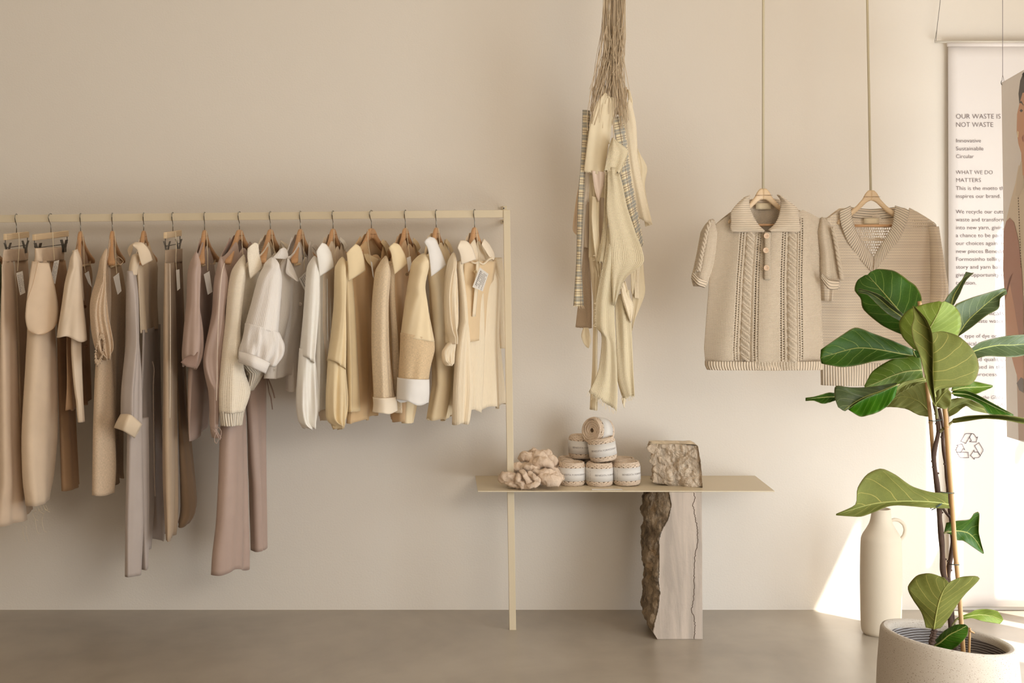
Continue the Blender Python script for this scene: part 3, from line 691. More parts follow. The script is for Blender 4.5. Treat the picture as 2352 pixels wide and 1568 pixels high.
ruled('collar_stand', [(836, 585, .36), (842, 600, .36), (858, 618, .34)], [(836, 578, .34), (855, 588, .32), (872, 596, .28)], mY, g, 8, 6, .004)
swing_tag(g, None, [(845, 528), (846, 560), (851, 590), (853, 612)], [(851, 600), (855, 602), (859, 640), (856, 634)], .42, 0)
shoulder_hanger(853, 800, 'wooden hanger inside the butter yellow blouse', None)

# 13 linen shirt
g = garment('shirt', 'pale straw linen shirt with cream turned cuff', 'shirt', 931)
mL = CL((240, 214, 178), 'linen', .12); mL2 = CL((220, 184, 142), 'plain', .1); mcr = CL((250, 230, 204), 'plain', .1)  # the darker plain cloth for the body carries painted shade
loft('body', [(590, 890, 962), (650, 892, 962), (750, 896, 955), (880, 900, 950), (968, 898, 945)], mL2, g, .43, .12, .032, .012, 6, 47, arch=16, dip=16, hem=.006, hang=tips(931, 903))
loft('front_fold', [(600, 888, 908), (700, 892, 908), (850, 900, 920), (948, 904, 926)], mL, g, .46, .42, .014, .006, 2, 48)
loft('sleeve', [(588, 872, 900), (620, 862, 898), (700, 854, 893), (800, 853, 896), (880, 856, 902), (925, 858, 907)], mL, g, .52, .47, .032, .009, 3, 49, cap=.10)
loft('cuff', [(913, 857, 909), (930, 858, 911), (949, 856, 912, -2)], mcr, g, .53, .47, .039, .002, 3, 50, N=12, hem=.003)
collar(g, mY, [c5(525, 278), c5(560, 290), c5(590, 340), c5(605, 380), c5(613, 415)], [c5(492, 310), c5(508, 350), c5(515, 400), c5(525, 450), c5(530, 483)])
collar(g, mY, [c5(655, 245), c5(685, 275), c5(700, 310)], [c5(650, 270), c5(670, 300), c5(680, 340)], .2, .15, bulge=.004)
swing_tag(g, None, [(934, 522), (936, 550), (940, 580), (939, 590)], [(934, 592), (943, 588), (946, 610), (938, 625)], .42, 0)
button(935, 630, .42, .006, g, plain('wood_button', (150, 120, 84), .5))
shoulder_hanger(931, 903, 'wooden hanger inside the straw linen shirt', None)

# 14 sheer yellow shirt with white cuff
g = garment('shirt', 'sheer pale yellow shirt with wide linen sleeve and bright white cuff', 'shirt', 1002)
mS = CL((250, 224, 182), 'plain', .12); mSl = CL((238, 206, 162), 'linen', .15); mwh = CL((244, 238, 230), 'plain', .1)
loft('body', [(588, 985, 1050), (650, 986, 1048), (750, 990, 1044), (880, 992, 1040), (968, 982, 1040)], mS, g, .43, .12, .034, .012, 6, 51, arch=18, dip=14, hem=.007, hang=tips(1002, 978))
loft('front_tail', [(880, 930, 962), (930, 928, 958), (972, 924, 950, 4)], mS, g, .43, .36, .014, .006, 2, 52)
loft('sleeve', [(582, 956, 990), (610, 945, 985), (660, 936, 975), (720, 928, 985), (775, 921, 998, 12)], mS, g, .53, .47, .034, .005, 3, 53, t2=.052, cap=.10)
loft('sleeve_panel', [(764, 921, 996, 20), (800, 920, 997, 8), (840, 918, 988, 4), (880, 916, 982, 4)], mSl, g, .53, .47, .05, .005, 3, 54, t2=.045, N=22)
loft('cuff', [(868, 914, 984, 5), (895, 913, 984, 6), (922, 912, 982, 10)], mwh, g, .538, .466, .054, .002, 3, 55, N=14, hem=.006)
collar(g, mwh, [c5(755, 238), c5(795, 250), c5(825, 310), c5(850, 370), c5(868, 425)], [c5(722, 272), c5(745, 310), c5(757, 370), c5(765, 440), c5(770, 497)])
collar(g, mS, [c5(870, 250), c5(895, 285), c5(915, 330)], [c5(862, 275), c5(885, 310), c5(900, 350)], .2, .15, bulge=.004)
for y_ in (846, 894): button(1020, y_, .36, .005, g, CL((214, 196, 166)))
swing_tag(g, None, [(1007, 523), (1009, 545), (1010, 575)], None, .40)
shoulder_hanger(1002, 978, 'wooden hanger inside the sheer yellow shirt', None)

# 15 gauze tunic
g = garment('blouse', 'sheer cream gauze tunic with yoke and white swing tag, rightmost on the rail', 'blouse', 1090)
mG = CL((250, 228, 196), 'gauze', .12); mGy = CL((242, 212, 168), 'plain', .2)
loft('body', [(582, 1046, 1150), (620, 1050, 1153), (700, 1056, 1148), (790, 1058, 1145), (880, 1050, 1152), (948, 1042, 1158)], mG, g, .42, .16, .03, .012, 7, 56, arch=14, dip=12, hem=.008, hang=tips(1090, 1062))
loft('front_fold', [(600, 1048, 1062), (700, 1056, 1072), (800, 1048, 1078), (900, 1042, 1084), (974, 1040, 1076)], mG, g, .47, .42, .018, .009, 3, 57, hem=.004)
ruled('yoke_panel', [(1066, 596, .43), (1066, 690, .435), (1069, 786, .44)], [(1140, 600, .26), (1126, 690, .27), (1114, 778, .30)], mGy, g, 20, 12, .028)
ruled('placket', [(1094, 600, .415), (1090, 660, .42), (1084, 727, .42)], [(1100, 600, .40), (1098, 660, .405), (1092, 727, .41)], mG, g, 14, 5, .002)
loft('sleeve', [(580, 1034, 1050), (620, 1026, 1048), (680, 1020, 1050), (740, 1022, 1051), (790, 1028, 1046)], mG, g, .51, .48, .022, .009, 5, 58, cap=.10)
loft('sleeve_frill', [(786, 1030, 1046), (806, 1016, 1044, 4), (828, 1016, 1040, 8), (840, 1024, 1036)], mG, g, .51, .47, .014, .006, 6, 59, N=20, t2=.016)
loft('far_sleeve', [(592, 1130, 1152), (650, 1138, 1156), (740, 1142, 1158), (800, 1146, 1160)], mG, g, .19, .12, .018, .008, 4, 60)
collar(g, mcr, [c5(960, 262), c5(1000, 265), c5(1035, 300), c5(1055, 350), c5(1064, 385)], [c5(942, 310), c5(955, 340), c5(962, 370), c5(965, 400), c5(968, 418)])
collar(g, mcr, [c5(1115, 250), c5(1150, 285), c5(1180, 340), c5(1185, 375)], [c5(1100, 290), c5(1125, 330), c5(1150, 370), c5(1180, 390)], .3, .24, bulge=.006)
strip('neck_frill', [(1078, 598, .42), (1090, 604, .42), (1100, 602, .40), (1110, 606, .38), (1122, 596, .34), (1130, 592, .32)], .0035, mG, g)
button(1092, 624, .425, .0055, g, CL((216, 192, 146)))
swing_tag(g, None, [(1094, 522), (1096, 550), (1100, 580), (1101, 612)], [(1102, 614), (1122, 629), (1109, 669), (1085, 659)], .44, 6)
shoulder_hanger(1090, 1062, 'wooden hanger inside the gauze tunic, nearest the post', None)
# ------------------------------------------------------------------ bundle of scraps on threads
g = thing('scrap_bundle', 'hanging bundle of cream, felt and plaid fabric scraps on a hank of cotton threads', 'fabric scraps', P(1410, 330, .42))
rg = np.random.default_rng(11); b = MB()
zc = ZC
for i in range(210):
    px0 = rg.uniform(1386, 1437); ex = rg.choice([rg.uniform(1352, 1380), rg.uniform(1375, 1432), rg.uniform(1395, 1445)]); ey = rg.uniform(205, 300); d0 = .42 + rg.uniform(-.03, .03); d1 = .42 + rg.uniform(-.04, .05)
    top = P(px0 * .75 + 1412 * .25, 0, d0); top[2] = zc
    mid = P(px0, rg.uniform(-30, 120), d0); e = P(ex, ey, d1)
    b.tube(cat_interp([top, (top + mid) / 2 + rg.normal(0, .004, 3), mid, (mid * .5 + e * .5) + rg.normal(0, .004, 3), e], np.linspace(0, 1, 14)), rg.choice([.0007, .0009, .0012]), 4, False)
for i in range(14):   # short fuzzy ends sticking out
    p0 = P(rg.uniform(1392, 1436), rg.uniform(10, 150), .46); b.tube([p0, p0 + [rg.normal(0, .006), -.005, -.02], p0 + [rg.normal(0, .012), -.008, -.035]], .0007, 4, False)
M_thr = plain('cotton_thread', (214, 192, 160), .95, bump=.4, bscale=1500)
o = b.build('threads', M_thr, g); o['kind'] = 'stuff'
b = MB()
for x0, x1, y1 in ((1352, 1349, 300), (1357, 1356, 262), (1408, 1410, 320), (1411, 1409, 325), (1418, 1424, 280), (1440, 1450, 235)):
    b.tube(cat_interp([P(x0 * .3 + 1410 * .7, 60, .45), P(x0, y1 - 60, .46), P(x1, y1, .46)], np.linspace(0, 1, 10)), .0011, 5, False)
b.build('knotted_strings', M_thr, g)
fc, fcr, fw = CL((244, 226, 190), 'plain', .15), CL((246, 230, 194), 'open', .12), CL((232, 220, 202), 'plain')
ffe, fpl, ftp, fpk = CL((186, 166, 140), 'felt'), CL((200, 190, 150), 'plaid'), CL((200, 182, 156), 'plain'), CL((232, 208, 188), 'plain')
ffin = CL((246, 228, 196), 'waffle', .1)
SCR = [
 ('plaid_scrap', fpl, .41, [(1338, 252), (1336, 330), (1332, 400), (1328, 450), (1326, 520), (1324, 600), (1317, 702)], [(1357, 254), (1351, 320), (1344, 400), (1342, 450), (1338, 520), (1335, 600), (1341, 702)], 'grey and yellow plaid strip at the left'),
 ('plaid_scrap', fpl, .42, [(1405, 270), (1414, 320), (1425, 400), (1437, 470), (1450, 520), (1466, 577)], [(1430, 266), (1439, 320), (1449, 400), (1458, 450), (1469, 510), (1478, 560)], 'grey and yellow plaid strip at the right'),
 ('felt_scrap', ffe, .37, [(1346, 470), (1342, 540), (1336, 620), (1329, 690), (1322, 752)], [(1368, 500), (1362, 560), (1357, 620), (1359, 690), (1360, 754)], 'taupe felted strip'),
 ('cloth_scrap', fc, .45, [(1390, 212), (1368, 240), (1354, 290), (1346, 350), (1341, 394)], [(1394, 216), (1406, 235), (1401, 290), (1395, 350), (1386, 402)], None),
 ('cloth_scrap', fc, .43, [(1398, 222), (1397, 240), (1394, 300), (1392, 330)], [(1416, 226), (1412, 250), (1404, 290), (1400, 330)], None),
 ('cloth_scrap', fw, .39, [(1346, 388), (1343, 430), (1340, 463)], [(1360, 390), (1356, 430), (1353, 464)], 'cold white scrap'),
 ('cloth_scrap', ftp, .385, [(1348, 400), (1349, 450), (1344, 500), (1341, 568)], [(1364, 400), (1362, 450), (1360, 500), (1358, 570)], None),
 ('cloth_scrap', fc, .40, [(1352, 400), (1354, 470), (1353, 540), (1352, 592)], [(1367, 400), (1366, 470), (1367, 540), (1372, 594)], None),
 ('cloth_scrap', fpk, .44, [(1359, 392), (1364, 425), (1370, 450), (1374, 462)], [(1389, 395), (1386, 425), (1379, 450), (1376, 462)], 'pinkish cream pointed scrap'),
 ('cloth_scrap', fc, .42, [(1361, 420), (1362, 440), (1362, 452)], [(1388, 425), (1388, 442), (1387, 454)], None),
 ('cloth_scrap', fc, .43, [(1360, 450), (1358, 500), (1362, 550), (1369, 600), (1377, 642)], [(1376, 455), (1375, 520), (1377, 560), (1380, 600), (1381, 642)], None),
 ('cloth_scrap', ftp, .38, [(1374, 400), (1374, 480), (1375, 560), (1377, 640)], [(1392, 400), (1390, 480), (1388, 560), (1386, 640)], None),
 ('mesh_scrap', fcr, .455, [(1389, 388), (1388, 450), (1385, 520), (1377, 570), (1368, 600)], [(1402, 390), (1400, 450), (1396, 520), (1392, 570), (1386, 605)], 'open-weave strip with a fringe'),
 ('mesh_scrap', fcr, .485, [(1407, 316), (1398, 340), (1393, 365), (1388, 392)], [(1410, 318), (1428, 332), (1442, 350), (1424, 398)], 'folded knot of open-weave cotton'),
 ('mesh_scrap', fcr, .475, [(1396, 385), (1395, 430), (1393, 480), (1398, 530), (1400, 580), (1404, 640), (1408, 700)], [(1420, 385), (1430, 425), (1440, 475), (1458, 530), (1479, 600), (1436, 640), (1413, 700)], 'large loosely woven cotton piece'),
 ('mesh_scrap', fcr, .465, [(1397, 520), (1390, 580), (1378, 640), (1369, 690), (1367, 748), (1382, 770), (1374, 850), (1352, 900)], [(1420, 540), (1418, 600), (1413, 660), (1412, 720), (1414, 780), (1417, 850), (1418, 910), (1416, 944)], 'long loosely woven tail'),
 ('mesh_scrap', fcr, .445, [(1412, 680), (1414, 740), (1416, 810), (1418, 870), (1430, 914)], [(1445, 665), (1450, 730), (1453, 800), (1455, 860), (1457, 908)], 'lower right loosely woven tail'),
 ('mesh_scrap', ffin, .46, [(1424, 655), (1430, 690), (1440, 720), (1446, 735)], [(1436, 645), (1446, 680), (1454, 700), (1450, 740)], None),
 ('ribbed_scrap', ffin, .395, [(1428, 260), (1438, 330), (1448, 400), (1456, 450), (1464, 500)], [(1447, 222), (1461, 285), (1466, 370), (1480, 440), (1498, 516)], 'finely ribbed cream piece'),
 ('ribbed_scrap', CL((204, 176, 140), 'rib'), .39, [(1420, 206), (1417, 235), (1414, 262)], [(1440, 200), (1440, 225), (1432, 268)], 'brown ribbed knit scrap'),
 ('cloth_scrap', fc, .37, [(1464, 340), (1468, 420), (1474, 470), (1482, 520)], [(1468, 352), (1486, 385), (1481, 430), (1498, 515)], None),
 ('cloth_scrap', fc, .40, [(1441, 205), (1442, 222), (1444, 240)], [(1447, 208), (1452, 230), (1453, 252)], None),
 ('cloth_scrap', fc, .38, [(1446, 560), (1448, 620), (1450, 665), (1452, 675)], [(1468, 545), (1466, 600), (1460, 650), (1455, 676)], None),
 ('ribbed_scrap', ffin, .375, [(1456, 560), (1456, 620), (1457, 684)], [(1474, 540), (1475, 600), (1473, 686)], None),
 ('cloth_scrap', fc, .36, [(1450, 600), (1452, 660), (1452, 720), (1452, 760)], [(1476, 590), (1480, 640), (1480, 678), (1453, 745)], None),
 ('cloth_scrap', fc, .385, [(1340, 752), (1335, 772), (1342, 790), (1349, 798)], [(1351, 752), (1356, 772), (1357, 784), (1352, 799)], None),
 ('cloth_scrap', fc, .41, [(1362, 600), (1363, 720), (1361, 840), (1357, 900), (1355, 940)], [(1376, 640), (1373, 720), (1372, 840), (1373, 900), (1372, 942)], None),
 ('cloth_scrap', CL((226, 198, 164)), .36, [(1332, 410), (1322, 470), (1316, 526), (1327, 541)], [(1337, 410), (1333, 470), (1331, 526), (1329, 541)], 'peach sliver'),
 ('cloth_scrap', CL((222, 204, 170)), .40, [(1353, 590), (1358, 640), (1364, 700), (1366, 760)], [(1372, 590), (1374, 640), (1378, 680), (1372, 760)], None),
 ('cloth_scrap', fc, .43, [(1426, 880), (1430, 900), (1427, 916)], [(1432, 885), (1436, 905), (1434, 938)], None),
]
for i, (nm, mt_, d, A, B, lb) in enumerate(SCR):
    nA, nB = len(A), len(B); rg = np.random.default_rng(100 + i); dd = rg.uniform(-.008, .008, 2)
    frg = .003 if nm == 'mesh_scrap' else .0008
    ruled(nm, [(*q, d + dd[0] + .008 * math.sin(k)) for k, q in enumerate(A)], [(*q, d + dd[1] + .008 * math.cos(k * 1.3)) for k, q in enumerate(B)], mt_, g, 40, 18, .006, .0016, .006 if nm == 'mesh_scrap' else .0035, 1.2, i, lb, end=frg)
b = MB(); rg = np.random.default_rng(3)
for (x0, y0, x1, y1, nn_, L_) in ((1352, 900, 1416, 944, 26, 9), (1430, 914, 1457, 908, 12, 9), (1388, 392, 1424, 398, 14, 6), (1425, 398, 1442, 352, 14, 5), (1368, 600, 1368, 580, 3, 6), (1369, 690, 1369, 750, 10, 5), (1400, 560, 1378, 640, 8, 4), (1317, 702, 1341, 702, 8, 4)):
    for k in range(nn_):
        f = (k + rg.random()) / nn_; x, y = x0 + (x1 - x0) * f, y0 + (y1 - y0) * f
        lx = -L_ if x0 == x1 and x < 1400 else rg.normal(0, 2); ly = L_ if x0 != x1 else 0
        b.tube([P(x, y, .475), P(x + lx * .5, y + ly * .5, .48), P(x + lx + rg.normal(0, 1), y + ly + rg.uniform(-2, 3), .48)], .0006, 4, False)
o = b.build('frayed_fringe', fc, g); o['kind'] = 'stuff'

# ------------------------------------------------------------------ knitwear on ceiling rods
ck = lambda x, y: (1560 + x * .3062, 400 + y * .3062)
def knit_panel(name, x0, x1, ytop, ybot, left, right, d, depth, disp, hole, mat, parent, step=1.0, back=False):
    """dense knitted panel: outline left(y), right(y), top edge ytop(x); relief disp(x,y); holes hole(x,y)"""
    n = int((ybot - ytop.min_y) / step); m = int((x1 - x0) / step)
    u = np.linspace(-1, 1, m); V = np.zeros((n, m, 3)); PXY = np.zeros((n, m, 2))
    xs_mid = (x0 + x1) / 2 + u * (x1 - x0) / 2
    yt = ytop(xs_mid)
    for i in range(n):
        f = i / (n - 1); y = yt + (ybot + 2.5 * np.sin(u * 4 + 1) - yt) * f
        L, R = left(y), right(y); x = L + (R - L) * (u + 1) / 2
        s_ = S(d); prof = depth * (1 - abs(u) ** 3.2)
        dd = d + (-prof if back else prof) + .006 * np.sin(u * 5 + .6) * f + .004 * np.sin(u * 11 + f * 3)
        nx = (xs_mid)
        dd = dd + disp(nx, y) * (-1 if back else 1)
        V[i, :, 0] = (x - 1000) / S(d); V[i, :, 1] = -dd; V[i, :, 2] = CZ - (y - 520) / S(d)
        PXY[i, :, 0] = nx; PXY[i, :, 1] = y
    F = gridfaces(n, m); c = PXY.reshape(-1, 2)[F].mean(1); keep = ~hole(c[:, 0], c[:, 1]); F = F[keep]
    uv = PXY.reshape(-1, 2) / S(d)
    return mk(name, V.reshape(-1, 3), F, mat, parent, uv=uv, thick=.0016)
class Curve:
    def __init__(s, pts): s.p = np.array(pts, float); s.min_y = s.p[:, 1].min()
    def __call__(s, x): return np.interp(x, s.p[:, 0], s.p[:, 1])
def vert(pts):
    p = np.array(pts, float); return lambda y: np.interp(y, p[:, 0], p[:, 1])
def rod(px, pytop, label, px2=None):
    t = thing('hanging_rod', label, 'rod', P(px, 0, .5)); 
    return t
# polo
DP = .60
kp = CL((214, 196, 170), 'knit'); krib = CL((214, 196, 170), 'ribz'); kribu = CL((210, 192, 166), 'rib')
g = thing('knitted_polo', 'beige short-sleeved knitted polo shirt with cables, ladder stitches and three buttons', 'sweater', P(1753, 600, DP))
LAD = (1687, 1731, 1790, 1833); CAB = (1709, 1813)
def polo_disp(x, y):
    h = np.zeros_like(x + y)
    inr = (y > 528) & (y < 828)
    for c_ in CAB:
        w_ = abs(x - c_); on = (w_ < 10) & inr; ph = (y - 530) / 19.2 * 2 * np.pi; t_ = (x - c_) / 10
        rope = .009 * np.sqrt(np.clip(1 - t_ ** 2, 0, 1)) * (0.55 + .45 * np.sin(ph - t_ * 2.4)) - .007 * np.exp(-((np.sin(ph / 2 - t_ * 1.2)) / .2) ** 2)
        h = np.where(on, rope, h); h = np.where((w_ > 10) & (w_ < 12.5) & inr, -.004, h)
    for c_ in LAD:
        w_ = abs(x - c_); h = np.where((w_ < 7) & inr, -.0008 + .0016 * np.cos(w_ / 7 * 6.3) , h)
    h = np.where(y > 829, .0016 * np.sin(x * 2 * np.pi / 6.2), h)
    return h
def polo_hole(x, y):
    k = np.zeros(len(x), bool)
    for c_ in LAD:
        for o_ in (-3.0, 3.2):
            k |= (abs(x - c_ - o_) < 1.25) & (((y - (2.5 if o_ > 0 else 0)) % 5.6) < 2.5) & (y > 500 if c_ == 1833 else y > 530) & (y < 826)
    return k
top = Curve([(1618, 520), (1640, 504), (1672, 484), (1700, 500), (1722, 520), (1752, 536), (1782, 520), (1806, 496), (1838, 482), (1885, 501), (1893, 512)])
knit_panel('body_front', 1622, 1887, top, 846, vert([(480, 1640), (520, 1641), (640, 1629), (760, 1620), (800, 1617), (835, 1620), (850, 1626)]), vert([(480, 1884), (560, 1884), (640, 1884), (760, 1889), (800, 1891), (850, 1888)]), DP, .04, polo_disp, polo_hole, kp, g)
topb = Curve([(1618, 520), (1640, 504), (1680, 478), (1710, 462), (1752, 464), (1795, 462), (1838, 482), (1885, 501), (1893, 512)])
knit_panel('body_back', 1622, 1887, topb, 843, vert([(480, 1640), (520, 1641), (640, 1629), (760, 1620), (800, 1617), (850, 1626)]), vert([(480, 1884), (560, 1884), (640, 1884), (760, 1889), (850, 1888)]), DP, .035, lambda x, y: 0 * x, lambda x, y: np.zeros(len(x), bool), kp, g, 3.0, True)
loft('hem_rib', [(828, 1620, 1890), (838, 1620, 1890), (848, 1624, 1888)], kribu, g, DP + .002, DP, .0405, .003, 5, 70, N=10, M=120, p=.6)
K = lambda L: [(*ck(a, b_),) for a, b_ in L]
loft('sleeve', [(ck(0, y)[1], ck(a, 0)[0], ck(b_, 0)[0]) for y, a, b_ in ((336, 205, 300), (380, 176, 290), (500, 152, 282), (600, 133, 272), (700, 112, 250), (775, 94, 224), (840, 110, 200, ))], kp, g, DP, DP - .004, .024, .004, 3, 71, cap=.2)
loft('sleeve', [(ck(0, y)[1], ck(a, 0)[0], ck(b_, 0)[0]) for y, a, b_ in ((322, 1030, 1110), (370, 1035, 1146), (480, 1045, 1166), (600, 1060, 1180), (700, 1060, 1196), (790, 1068, 1206), (855, 1120, 1196))], kp, g, DP, DP - .004, .024, .004, 3, 72, cap=.2)
for sx in (0, 1):   # cable along the outer sleeve edge, cuff rib and ladder stitches
    pts = [(1150, 400), (1172, 500), (1192, 620), (1212, 740), (1222, 790)] if sx else [(236, 345), (208, 420), (190, 500), (172, 580), (158, 660), (145, 725)]
    q = cat_interp(K(pts), np.linspace(0, 1, 60)); ph = np.linspace(0, 40, 60)
    for k_ in (0, math.pi):
        b = MB(); V = np.array([P(a + 2.6 * math.sin(p_ + k_), c_, DP + .035 + .003 * math.cos(p_ + k_)) for (a, c_), p_ in zip(q, ph)]); b.tube(V, .0042, 8); b.build('sleeve_cable', kp, g)
ruled('sleeve_rib', [(*ck(1060, 775), DP + .035), (*ck(1120, 860), DP + .04), (*ck(1190, 862), DP + .035)], [(*ck(1068, 740), DP + .035), (*ck(1120, 790), DP + .045), (*ck(1200, 800), DP + .03)], kribu, g, 20, 6, .004)
ruled('sleeve_rib', [(*ck(90, 778), DP + .03), (*ck(135, 830), DP + .045), (*ck(190, 852), DP + .03)], [(*ck(102, 735), DP + .035), (*ck(150, 780), DP + .05), (*ck(206, 800), DP + .035)], kribu, g, 20, 6, .004)
# collar
ruled('collar', [(*ck(*q), DP + .03 + .004 * i) for i, q in enumerate([(532, 156), (522, 200), (532, 262), (560, 325), (598, 385), (640, 426)])], [(*ck(*q), DP + .045) for q in [(495, 172), (440, 220), (388, 285), (388, 350), (390, 425), (500, 432), (622, 432)]], krib, g, 50, 20, .012, .004)
ruled('collar', [(*ck(*q), DP + .03 + .004 * i) for i, q in enumerate([(735, 154), (762, 195), (758, 262), (742, 325), (712, 380), (668, 420)])], [(*ck(*q), DP + .045) for q in [(765, 165), (830, 215), (888, 262), (896, 330), (903, 428), (800, 430), (688, 428)]], krib, g, 50, 20, .012, .004, label='right half of the ribbed collar')
ruled('collar_stand', [(*ck(522, 190), DP - .02), (*ck(640, 176), DP - .035), (*ck(762, 190), DP - .02)], [(*ck(530, 235), DP - .02), (*ck(640, 222), DP - .035), (*ck(756, 235), DP - .02)], krib, g, 20, 8, 0, .003)
ruled('neck_label', [(*ck(574, 218), DP - .02), (*ck(574, 264), DP - .02)], [(*ck(690, 218), DP - .02), (*ck(690, 264), DP - .02)], M_lbl, g, 4, 4)
ruled('placket', [(*ck(637, 432), DP + .051), (*ck(640, 560), DP + .051), (*ck(636, 790), DP + .049)], [(*ck(690, 435), DP + .051), (*ck(684, 560), DP + .051), (*ck(684, 790), DP + .049)], CL((200, 184, 158), 'knit'), g, 20, 6, .004, .003)
M_btn = plain('beige_button', (222, 190, 158), .35, var=.03)
for q in ((655, 462), (650, 570), (655, 702)): button(*ck(*q), DP + .062, .0098, g, M_btn)

def rod_hanger(px, pytop, d, label, rodlabel, s0):
    t = thing('display_hanger', label, 'hanger', P(px, pytop, d)); V, F = shoulder_hanger_geo()
    o = P(px, pytop, d); e = np.array([1., 0, 0]); nrm = np.array([0, 1., 0])
    V[:, 0] *= s0; mk('hanger_body', place(V, o, e, nrm), F, M_wood_blond, t)
    b = MB(); b.tube(place([(-.11, 0, -.125), (.11, 0, -.125)], o, e, nrm), .0045, 10); b.build('trouser_bar', M_wood, t)
    V, F = text_mesh(BRAND); V = V[:, [0, 2, 1]]; V *= .058 / V[:, 0].max(); V[:, 0] -= .029; V[:, 1] = -.0088; V[:, 2] -= .026
    mk('lettering', place(V, o, e, nrm), F, M_burn, t, smooth=False)
    return t
rod_hanger(1753, 432, DP - .004, 'blond wooden hanger holding the cabled polo', '', .58)
DV = .42
rod_hanger(2001, 436, DV, 'blond wooden hanger holding the V-neck sweater', '', .58)
for (px, px2, py, d, lb) in ((1753, 1753.5, 434, DP - .004, 'cream rod from the ceiling down to the cabled polo'), (2000, 1992, 438, DV, 'cream rod from the ceiling down to the V-neck sweater')):
    a = P(px, py, d); c_ = P(px2, 0, d); c_ = a + (c_ - a) * (ZC - a[2]) / (c_[2] - a[2])
    b = MB(); b.tube([a, c_], .0044, 14); o = b.build('hanging_rod', M_rod, origin=a); tag(o, lb, 'rod')

# V-neck
cv = lambda x, y: (1860 + x * .3189, 400 + y * .3189)
kv = CL((250, 232, 208), 'looseknit', .3); kvr = CL((240, 222, 196), 'ribv', .15); kvu = CL((240, 222, 196), 'rib', .15)
g = thing('knitted_sweater', 'loose-knit pale beige V-neck sweater behind the fig leaves', 'sweater', P(2001, 650, DV))
def v_disp(x, y): return .0009 * np.abs(np.sin(y * math.pi / 10.5)) + .0007 * np.sin(x * 2.4) - .0022 * np.exp(-(((y - 540) % 36.5 - 18) / 2.2) ** 2)
def v_hole(x, y):
    inr = (y > 495) & (y < 520) | (np.abs(x - 2150) < 0)
    k = (np.abs(np.sin(x * math.pi / 5)) < .5) & (np.abs(np.sin(y * math.pi / 6.5)) < .5) & (x > 2085) & (y > 503) & (y < 522)
    return k
topv = Curve([(1884, 505), (1894, 500), (1926, 478), (1932, 486), (1945, 520), (1962, 560), (1984, 596), (2005, 618), (2024, 596), (2044, 560), (2062, 520), (2078, 486), (2084, 477), (2140, 510), (2152, 522)])
zl = vert([(470, 1893), (500, 1893), (560, 1888), (700, 1884), (880, 1886)]); zr = vert([(470, 2140), (520, 2152), (600, 2140), (700, 2138), (880, 2140)])
knit_panel('body_front', 1886, 2145, topv, 830, zl, zr, DV, .035, v_disp, v_hole, kv, g)
topvb = Curve([(1884, 505), (1926, 478), (1955, 476), (2001, 480), (2055, 476), (2084, 477), (2152, 522)])
def vb_hole(x, y): return (np.abs(np.sin((x + 2.5 * (np.floor(y / 6.2) % 2)) * math.pi / 5.0)) > .62) & (((y % 6.2) > 1.8)) & (y > 522) & (y < 590) & ~((y > 548) & (y < 553))
knit_panel('body_back', 1886, 2145, topvb, 830, zl, zr, DV, .03, lambda x, y: 0 * x, vb_hole, kv, g, 1.25, True)
loft('hem_rib', [(826, 1885, 2142), (850, 1886, 2142), (884, 1887, 2138)], kvu, g, DV, DV, .034, .006, 5, 80, N=14, M=120, p=.6)
loft('sleeve', [(520, 2128, 2152), (560, 2136, 2158), (620, 2140, 2168), (670, 2140, 2175), (700, 2138, 2160)], kv, g, DV + .01, DV, .03, .006, 3, 81)
loft('sleeve', [(500, 1888, 1904), (560, 1880, 1912), (640, 1884, 1914), (690, 1886, 1906)], kv, g, DV + .01, DV, .028, .006, 3, 82)
ruled('neck_band', [(*cv(*q), DV + .03) for q in [(292, 228), (300, 300), (330, 400), (380, 490), (455, 592)]], [(*cv(*q), DV + .034) for q in [(215, 262), (222, 350), (270, 480), (350, 600), (445, 705)]], kvr, g, 50, 12, .008, .004)
ruled('neck_band', [(*cv(*q), DV + .03) for q in [(614, 225), (606, 300), (590, 380), (530, 480), (462, 592)]], [(*cv(*q), DV + .034) for q in [(716, 262), (690, 360), (640, 470), (560, 590), (455, 705)]], kvr, g, 50, 12, .008, .004, label='right half of the V-neck band')
ruled('back_neck_band', [(*cv(292, 236), DV - .01), (*cv(450, 252), DV - .03), (*cv(614, 236), DV - .01)], [(*cv(310, 312), DV - .01), (*cv(450, 325), DV - .035), (*cv(604, 312), DV - .01)], kvu, g, 30, 8, 0, .003)
ruled('neck_label', [(*cv(390, 318), DV - .01), (*cv(392, 362), DV - .01)], [(*cv(498, 316), DV - .01), (*cv(498, 362), DV - .01)], M_lbl, g, 4, 4)

